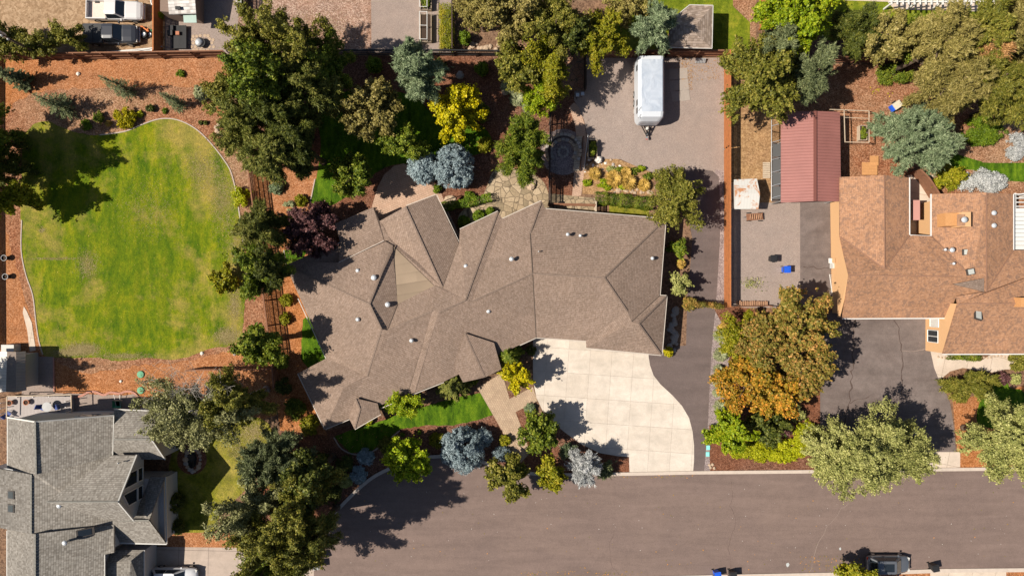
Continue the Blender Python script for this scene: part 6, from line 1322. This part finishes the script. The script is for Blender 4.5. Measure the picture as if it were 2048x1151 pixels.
tree(1975, 165, 55, 12, 'pine', 'olive', 'central big pine with brown dead needles', 'pine_tree', r2=58, group=PN, seed=45)
tree(2030, 200, 48, 10, 'pine', 'olive', 'pine at the right edge above the silver shrubs', 'pine_tree', r2=58, group=PN, seed=46)
tree(1958, 118, 24, 11.8, 'pine', 'dead', 'orange brown dying pine top among the big pines', 'pine_tree', r2=32, seed=47, dens=.7)
tree(1826, 278, 74, 7.5, 'pine', 'bluegrn', 'broad blue green pine beside the rust house', 'pine_tree', r2=70, seed=48, dens=1.2)
bush(1961, 262, 50, 1.6, 'hedge', 'wide flat dome of green juniper at the right', r2=30)
bush(2030, 292, 22, 1.6, 'silver', 'silver grey shrub cut by the right edge', r2=30)
bush(1965, 364, 49, 1.7, 'silver', 'wide silver shrub above the rust roof', r2=24)
bush(1895, 354, 42, 2.2, 'yellowgreen', 'dry olive shrub between the courtyard and the silver shrub', sty='fine', r2=28)
bush(1787, 150, 38, 1.6, 'green', 'low green juniper on the bark left of the big pines', r2=22)
AU = 'autumn trees between the two drives'
tree(1590, 648, 66, 7.5, 'broad', 'rust', 'green and red tipped tree nearest the rust house', group=AU, r2=66, seed=51)
tree(1530, 690, 56, 7, 'broad', 'rust', 'mottled rust green tree in the middle of the autumn group', group=AU, seed=52)
tree(1600, 725, 56, 7.5, 'broad', 'rust', 'rust tinged tree leaning over the old asphalt driveway', group=AU, seed=53, r2=60)
tree(1492, 765, 56, 6.5, 'broad', 'orange', 'orange tree at the lower left of the autumn group', group=AU, r2=52, seed=54)
tree(1560, 785, 54, 6.5, 'broad', 'orange', 'orange green tree at the lower end of the autumn group', group=AU, r2=48, seed=55)
tree(1487, 675, 42, 4.5, 'fine', 'yellowgreen', 'yellow green tree at the left side of the autumn group', group=AU, r2=56, seed=56)
tree(1462, 865, 44, 5, 'maple', 'bright', 'bright lime tree near the kerb right of the asphalt drive', 'maple_tree', r2=40)
tree(1533, 850, 42, 4, 'broad', 'dark', 'dark green tree beside the bright lime tree', r2=36)
for i, (x, y, r, r2) in enumerate(((1480, 898, 36, 18), (1528, 902, 42, 22), (1580, 895, 40, 24), (1612, 868, 28, 28), (1560, 908, 36, 18))):
    bush(x, y, r, .8, 'lime', ['lime ground juniper at the left end of the low row', 'second lime ground juniper from the left in the low row', 'lime ground juniper below the purple shrub', 'lime ground juniper under the big pale tree', 'low lime ground juniper nearest the kerb'][i], r2=r2, group='lime junipers by the kerb')
bush(1567, 853, 20, 1.3, 'purple', 'small purple shrub in the lime junipers')
bush(1588, 825, 26, 1.5, 'sage', 'grey green shrub between the orange trees and the big pale tree', r2=20)
tree(1735, 905, 108, 9.5, 'fine', 'sage', 'huge pale sage green tree over the street kerb', r2=84, seed=71, dens=1.1)
tree(1665, 905, 52, 7.5, 'fine', 'sage', 'left side pale sage tree overhanging the kerb', r2=62, seed=72)
tree(1800, 915, 52, 7.5, 'fine', 'sage', 'right side pale sage tree beside the drive apron', r2=62, seed=73)
tree(2005, 878, 72, 9.5, 'fine', 'sage', 'large pale green tree cut by the right edge above the street', r2=92, seed=74, dens=1.1)
bush(1938, 770, 50, 2.4, 'olive', 'dense dark green round shrub beside the cream path', sty='pine', r2=38, dens=1.3)
bush(2038, 722, 20, 1.5, 'olive', 'green shrub at the right edge beside the cream path'); bush(2005, 757, 14, .9, 'purple', 'small reddish shrub by the cream path'); bush(2030, 757, 12, .8, 'sage', 'tiny pale shrub in the bed at the right edge')
tree(1704, 1152, 42, 4.2, 'broad', 'yellowgreen', 'yellow green tree at the bottom edge beside the dark grey car', r2=28)
tree(1740, 1190, 44, 5.5, 'fine', 'green', 'tree below the bottom edge shading the dark grey car', r2=30)
# trees round the brown house
tree(618, 459, 54, 7, 'broad', 'purple', 'dark purple plum tree at the upper left of the brown house', 'plum_tree', r2=52)
tree(524, 455, 50, 9.5, 'pine', 'needle', 'green pine on the slatted fence below the yellow tuft', 'pine_tree', r2=46)
tree(512, 548, 72, 11, 'spiky', 'green', 'dark green tree with yellow tips reaching over the striped lawn', r2=42, seed=81)
tree(552, 540, 38, 11, 'pine', 'dark', 'dark conifer against the west corner of the brown roof', 'conifer', r2=38)
bush(450, 560, 24, 3, 'yellowgreen', 'yellow tinged outer boughs over the lawn edge', sty='broad', r2=28)
tree(522, 684, 52, 11, 'broad', 'green', 'round dark tree at the lower right of the striped lawn', r2=34, seed=83)
bush(562, 719, 17, 2, 'green', 'round clipped green shrub below the dark tree')
tree(405, 812, 118, 12, 'spiky', 'greyolive', 'large grey green tree with bare white twigs above the grey house', 'birch_tree', r2=66, trunk='palebark', limbs=60, seed=84, dens=.8)
tree(475, 802, 52, 12.5, 'spiky', 'olive', 'darker right half of the white twigged tree group', 'birch_tree', r2=52, trunk='palebark', limbs=20, seed=86)
tree(360, 830, 60, 9.5, 'fine', 'greyolive', 'pale green outer tree over the grey house roof', 'birch_tree', r2=50, trunk='palebark', limbs=30, seed=85, dens=.8)
bw_ = [o for o in C.objects if o.get('label', '').startswith('large grey green tree with bare')][0]
m = MB(); r = random.Random(6); org = ORG[bw_.name]
for i in range(95):
    a = r.uniform(0, 6.28); s = Vector((org.x+r.uniform(-4, 3), org.y+r.uniform(-.5, 3), r.uniform(5.5, 9))); d = Vector((math.cos(a), math.sin(a)*.8+.35, r.uniform(.3, .9))); e = s+d*r.uniform(.9, 2.0)
    m.tube(s, e, .022, .01, 5, False)
    for k in range(5): q = s.lerp(e, r.uniform(.3, .9)); m.tube(q, q+Vector((r.uniform(-1, 1), r.uniform(-1, 1), r.uniform(.2, .8))), .012, .006, 4, False)
m.build('bare_twigs', MT['palebark'], bw_)
LC = 'big conifers at the left end of the street'
tree(556, 915, 72, 9, 'pine', 'spruce', 'grey green conifer at the upper end of the street corner group', 'conifer', group=LC, r2=58, seed=91, dens=1.1)
tree(515, 1010, 72, 13, 'spiky', 'greyolive', 'tall leafy tree in the middle of the street corner group', group=LC, r2=62, seed=92)
tree(600, 1005, 72, 16, 'spiky', 'olive', 'tall olive tree casting its shadow on the street', group=LC, r2=68, seed=93)
tree(562, 1080, 84, 17, 'spiky', 'olive', 'tallest dark conifer of the street corner group', 'conifer', group=LC, r2=62, seed=94)
tree(626, 1072, 48, 14, 'pine', 'needle', 'green conifer leaning over the wheelie bins', 'conifer', group=LC, r2=52, seed=95)
tree(625, 950, 48, 12, 'broad', 'dark', 'dark tree right of the grey green conifer', group=LC, r2=50, seed=96)
tree(540, 1128, 70, 12.5, 'spiky', 'green', 'feathery green conifer over the driveway mouth at the bottom edge', 'conifer', group=LC, r2=56, seed=97)
# left edge: tall trees, mostly outside the frame
tree(-40, 268, 54, 11.5, 'spiky', 'green', 'tall tree at the left edge shading the striped lawn, the upper one', zmin=-.92, hc=5.0, r2=62, seed=101)
tree(-46, 326, 58, 13, 'spiky', 'dark', 'tall dark pine at the left edge', 'pine_tree', zmin=-.92, hc=5.0, r2=56, seed=102)
tree(-2, 398, 44, 9, 'broad', 'yellowgreen', 'yellow tipped tree at the left edge above the black pots', zmin=-.92, hc=5.0, r2=42, seed=103)
tree(-90, 300, 60, 11, 'pine', 'dark', 'dark pine outside the left edge', 'pine_tree', r2=60, seed=104, zmin=-.9)
tree(-50, 770, 50, 9, 'fine', 'green', 'tree outside the left edge shading the deck', r2=40, seed=105)
# small spruces in the orange mulch
for x, y, r, h, l in ((33, 157, 19, 5.0, 'small spruce at the left edge in the orange mulch'), (242, 175, 20, 5.2, 'small spruce in the middle of the orange mulch'), (118, 210, 25, 5.4, 'widest small spruce above the striped lawn'), (350, 203, 15, 4.2, 'sparse small spruce left of the grey shrub')):
    tree(x, y, r, h, 'spruce', 'spruce', l, 'small_spruce', group='small spruces in the orange mulch', dens={3.6: .8}.get(h, .5+.12*(r % 5)), pw=.65+.05*(r % 6), nl_=.18+.02*(r % 4))
for x, y, l in ((70, 92, 'left one of the feathery junipers behind the top fence'), (22, 80, 'feathery juniper in the top left corner beside the pole'), (128, 80, 'right one of the feathery junipers behind the top fence')):
    tree(x, y, 42, 4.2, 'fine', 'olive', l, 'juniper', group='feathery junipers', r2=34)
# specimens in the front garden
tree(815, 922, 44, 5, 'maple', 'bright', 'bright green tree standing at the kerb of the street end', r2=46)
tree(925, 900, 43, 4.0, 'dome', 'blue', 'big round blue spruce at the kerb', 'blue_spruce', hc=1.6)
bush(969, 873, 18, 1.6, 'blue', 'small blue spruce right of the big one', sty='dome'); bush(733, 912, 17, 1.1, 'blue', 'upper of the two small round blue spruces in the shade', sty='dome'); bush(717, 948, 17, 1.1, 'blue', 'lower of the two small round blue spruces in the shade', sty='dome'); bush(1002, 908, 19, 1.3, 'blue', 'low blue juniper left of the brown olive tree', sty='dome', r2=15)
tree(1018, 955, 45, 5, 'maple', 'olive', 'brown olive tree at the kerb left of the yellow one', r2=44, seed=111)
tree(1105, 948, 26, 4.5, 'maple', 'yellowgreen', 'slim golden tree at the kerb', 'maple_tree', r2=34)
tree(1168, 932, 34, 4.6, 'pine', 'silver', 'pale blue grey spruce at the kerb beside the concrete driveway', 'blue_spruce', r2=34, seed=113, dens=.8)
bush(1135, 902, 13, 2.5, 'bluegrn', 'small blue green conifer above the pale spruce', sty='pine'); bush(1208, 938, 16, 1.8, 'spruce', 'low dark spruce right of the pale blue grey one', sty='pine')
tree(1083, 862, 41, 5, 'maple', 'green', 'round green tree at the left edge of the concrete driveway', r2=40, seed=115)
tree(1032, 755, 33, 4.8, 'maple', 'yellow', 'bright yellow tree between the brown roof and concrete driveway', 'maple_tree', r2=32)
tree(1018, 706, 29, 5, 'spruce', 'green', 'small green conifer above the bright yellow tree', 'conifer', dens=.8)
tree(905, 768, 37, 4.6, 'spruce', 'needle', 'light tipped conifer against the front eave', 'conifer', dens=.9)
tree(803, 806, 44, 4.6, 'fine', 'bright', 'bright green tree at the front eave right of the porch roof', r2=30)
tree(1357, 568, 18, 3.4, 'broad', 'sage', 'small pale green tree between the brown roof and asphalt drive')
bush(1357, 497, 19, 2.4, 'green', 'dark green shrub below the leaning olive tree', sty='broad', r2=18); bush(1362, 527, 9, 1, 'goldgrass', 'small orange shrub in the shade strip beside the house'); bush(1337, 703, 10, .9, 'yellow', 'small yellow shrub at the lower right corner of the brown roof')
for x, y, r, h, leaf, l in ((602, 400, 12, .9, 'yellowgreen', 'small yellow green bush in the bed right of the slatted fence'), (553, 375, 14, 1.0, 'bluegrn', 'small blue green bush just right of the slatted fence'), (875, 378, 9, .8, 'hedge', 'tiny round clipped bush at the edge of the patio'), (938, 392, 11, .7, 'hedge', 'low yellow green bush above the clipped hedge'),
    (572, 600, 13, .9, 'yellowgreen', 'upper golden shrub in the strip left of the roof'), (570, 637, 12, .9, 'yellowgreen', 'lower golden shrub in the strip left of the roof'), (590, 818, 22, 1.2, 'green', 'green shrub in the bed at the lower left of the roof'), (618, 850, 20, 1.1, 'yellowgreen', 'golden shrub near the lower left corner of the roof'), (640, 800, 1, .3, 'green', ''), (568, 770, 18, 1.4, 'dark', 'dark shrub beside the end of the slatted fence'),
    (735, 838, 12, .7, 'lime', 'lime shrub under the eave beside the porch roof'), (1060, 818, 12, .8, 'bluegrn', 'small blue green shrub in the corner of the walkway'), (945, 760, 10, .8, 'green', 'green shrub under the front eave beside the light tipped conifer'), (1063, 700, 10, .9, 'dark', 'small dark shrub at the top left corner of the concrete driveway'),
    (250, 235, 22, 1.3, 'yellow', 'round golden yellow bush above the striped lawn'), (200, 235, 12, .8, 'green', 'green bush left of the golden yellow one'), (172, 249, 11, .6, 'hedge', 'low green bush above the lawn edge'), (217, 247, 6, .4, 'goldgrass', 'tiny orange plant left of the golden yellow bush'), (301, 217, 8, .7, 'dark', 'tiny dark green bush right of the golden yellow one'), (280, 228, 7, .4, 'lime', 'tiny lime plant beside the golden yellow bush'),
    (403, 186, 17, 1.2, 'palegrass', 'grey green round shrub left of the dense tree group'), (361, 148, 8, .5, 'hedge', 'small weedy plant in the orange mulch'), (402, 245, 4, .3, 'dark', 'left of two tiny dark plants right of the lawn'), (412, 246, 4, .3, 'dark', 'right of two tiny dark plants right of the lawn'), (330, 222, 5, .3, 'hedge', 'tiny plant above the top of the striped lawn'),
    (963, 138, 14, 1.6, 'hedge', 'oval clipped green bush on the mulch below the railing'), (930, 77, 13, 1.8, 'hedge', 'oval clipped green bush right of the yellowing hedge'), (747, 130, 16, 1.8, 'hedge', 'clipped bush in the deep shade below the railing'), (880, 132, 14, 1.8, 'dark', 'dark bush right of the tall blue green conifer'), (985, 255, 1, .3, 'dark', ''),
    (970, 290, 16, 1.1, 'yellowgreen', 'golden green bush between the blue spruces and the thick pine'), (868, 200, 12, 1, 'blue', 'small blue shrub above the yellow maple'), (960, 225, 20, 1.6, 'green', 'green bush right of the yellow maple'),
    (318, 32, 8, 1.2, 'bright', 'bright green plant between the white tub and the fence'), (350, 1005, 18, 1.8, 'dark', 'dark shrub at the wall of the grey house'), (352, 1052, 16, 1.5, 'dark', 'dark shrub near the driveway of the grey house'), (344, 885, 14, 1.6, 'dark', 'dark shrub beside the side gable of the grey house'),
    (1448, 655, 11, .8, 'goldgrass', 'orange shrub at the top of the row of pale grasses'), (1380, 607, 14, 1.8, 'rust', 'round reddish shrub at the end of the vine rail'), (690, 960, 16, .9, 'sage', 'grey green shrub left of the garden figure'), (775, 890, 18, 1.0, 'olive', 'olive shrub left of the bright green tree'), (660, 985, 24, 1.2, 'dark', 'dark shrub inside the curve of the kerb'), (690, 925, 18, 1, 'dark', 'dark shrub left of the upper small round spruce'), (875, 880, 16, .9, 'yellowgreen', 'yellowish shrub left of the big blue spruce'), (1010, 880, 12, .9, 'yellowgreen', 'small golden shrub beside the walkway'),
    (640, 925, 20, 1.6, 'dark', 'dark shrub under the trees at the lower left corner of the roof'), (805, 868, 4, .3, 'hedge', 'tiny green plant in the mulch above the bright green tree'), (838, 864, 4, .3, 'hedge', 'second tiny green plant in the mulch above the bright green tree')):
    if l: bush(x, y, r, h, leaf, l)
for x, y, r, r2, l in ((487, 393, 22, 20, 'bright yellow green tuft on the mulch right of the lawn'),):
    bush(x, y, r, 1.3, 'lime', l, sty='fine', r2=r2)
# clipped hedges
hedge([(886, 413), (935, 405), (980, 394)], .75, .9, 'hedge', 'clipped hedge along the flagstones above the brown roof')
for x, y, r, l in ((928, 444, 13, 'left of the three clipped balls by the eave'), (958, 432, 12, 'middle of the three clipped balls by the eave'), (981, 423, 9, 'right of the three clipped balls by the eave')): bush(x, y, r, 1.0, 'hedge', l, sty='clip', group='clipped balls by the eave')
hedge([(1192, 396), (1240, 400), (1304, 408)], 1.1, 1.1, 'green', 'long green hedge above the small back lawn')
hedge([(893, 14), (893, 96)], 1.1, 1.4, 'yellowgreen', 'tall yellowing hedge beside the thin dark fence', nz=.1, dens=1.6)
hedge([(1385, 608), (1418, 609), (1446, 613)], .28, 1.9, 'rust', 'vine covered rail crossing the asphalt drive', name='vine_rail', nz=.09)
hedge([(1895, 712), (1960, 716)], .5, .4, 'green', 'low green planting under the rust house eave')
hedge([(575, 520), (575, 532)], .9, .4, 'green', 'small green planting at the west corner of the brown roof')
# autumn flower bed
for x, y, r, h, leaf, l in ((1190, 347, 10, .9, 'goldgrass', 'leftmost orange grass clump in the flower bed'), (1228, 357, 15, 1.0, 'goldgrass', 'largest orange grass clump in the flower bed'), (1257, 363, 14, 1.0, 'goldgrass', 'orange grass clump in the middle of the flower bed'), (1288, 370, 10, .8, 'goldgrass', 'rightmost orange grass clump in the flower bed'), (1252, 345, 9, .8, 'goldgrass', 'small golden clump behind the others')):
    tuft(x, y, r+2, h, leaf, l, 420, group='orange grasses of the flower bed')
for i, (x, y, r) in enumerate(((1175, 365, 10), (1205, 366, 13), (1240, 340, 10), (1270, 342, 11), (1282, 337, 9), (1296, 352, 10), (1222, 338, 9), (1280, 390, 1), (1215, 375, 8), (1245, 374, 8))):
    if r > 1: bush(x, y, r, .5, ['bright', 'bright', 'green', 'green', 'bright', 'green', 'sage', '', 'bright', 'bright'][i], ['low bright green plant at the left end of the flower bed', 'bright green mat in the left of the flower bed', 'green plant behind the orange grasses', 'green plant above the rightmost orange grasses', 'bright plant on the gravel side of the flower bed', 'green plant at the right end of the flower bed', 'grey green plant behind the largest orange grass', '', 'green mat below the largest orange grass', 'green mat below the middle orange grass'][i], r2=r*.7)
# pale ornamental grasses down the drive
for i, (x, y, r) in enumerate(((1440, 671, 12), (1441, 709, 13), (1437, 738, 9), (1436, 765, 9), (1434, 785, 8), (1440, 812, 12))):
    tuft(x, y, r, .8, 'palegrass', ['first pale grass from the top of the row beside the drive', 'second and largest pale grass in the row beside the drive', 'third pale grass, small, under the orange trees', 'fourth pale grass, tucked under the orange trees', 'fifth pale grass, the smallest', 'last round pale grass at the lower end of the row'][i], 520, group='pale grasses along the drive')
for i, (x, y, r) in enumerate(((1017, 172, 15), (1034, 197, 14), (1058, 215, 14))):
    tuft(x, y, r, .7, 'palegrass', ['upper left grey grass mound beside the locust', 'middle grey grass mound beside the locust', 'lower right grey grass mound beside the slatted fence'][i], 520, group='grey grass mounds by the locust')
for i, (x, y) in enumerate(((590, 395), (585, 392), (575, 395), (582, 408), (595, 414))): bush(x-5+i, y+14, 5, .35, 'palegrass', ['tiny pale plant nearest the slatted fence in the small bed', 'second tiny pale plant in the small bed', 'third tiny pale plant in the small bed', 'fourth tiny pale plant in the small bed', 'lowest tiny pale plant in the small bed'][i])
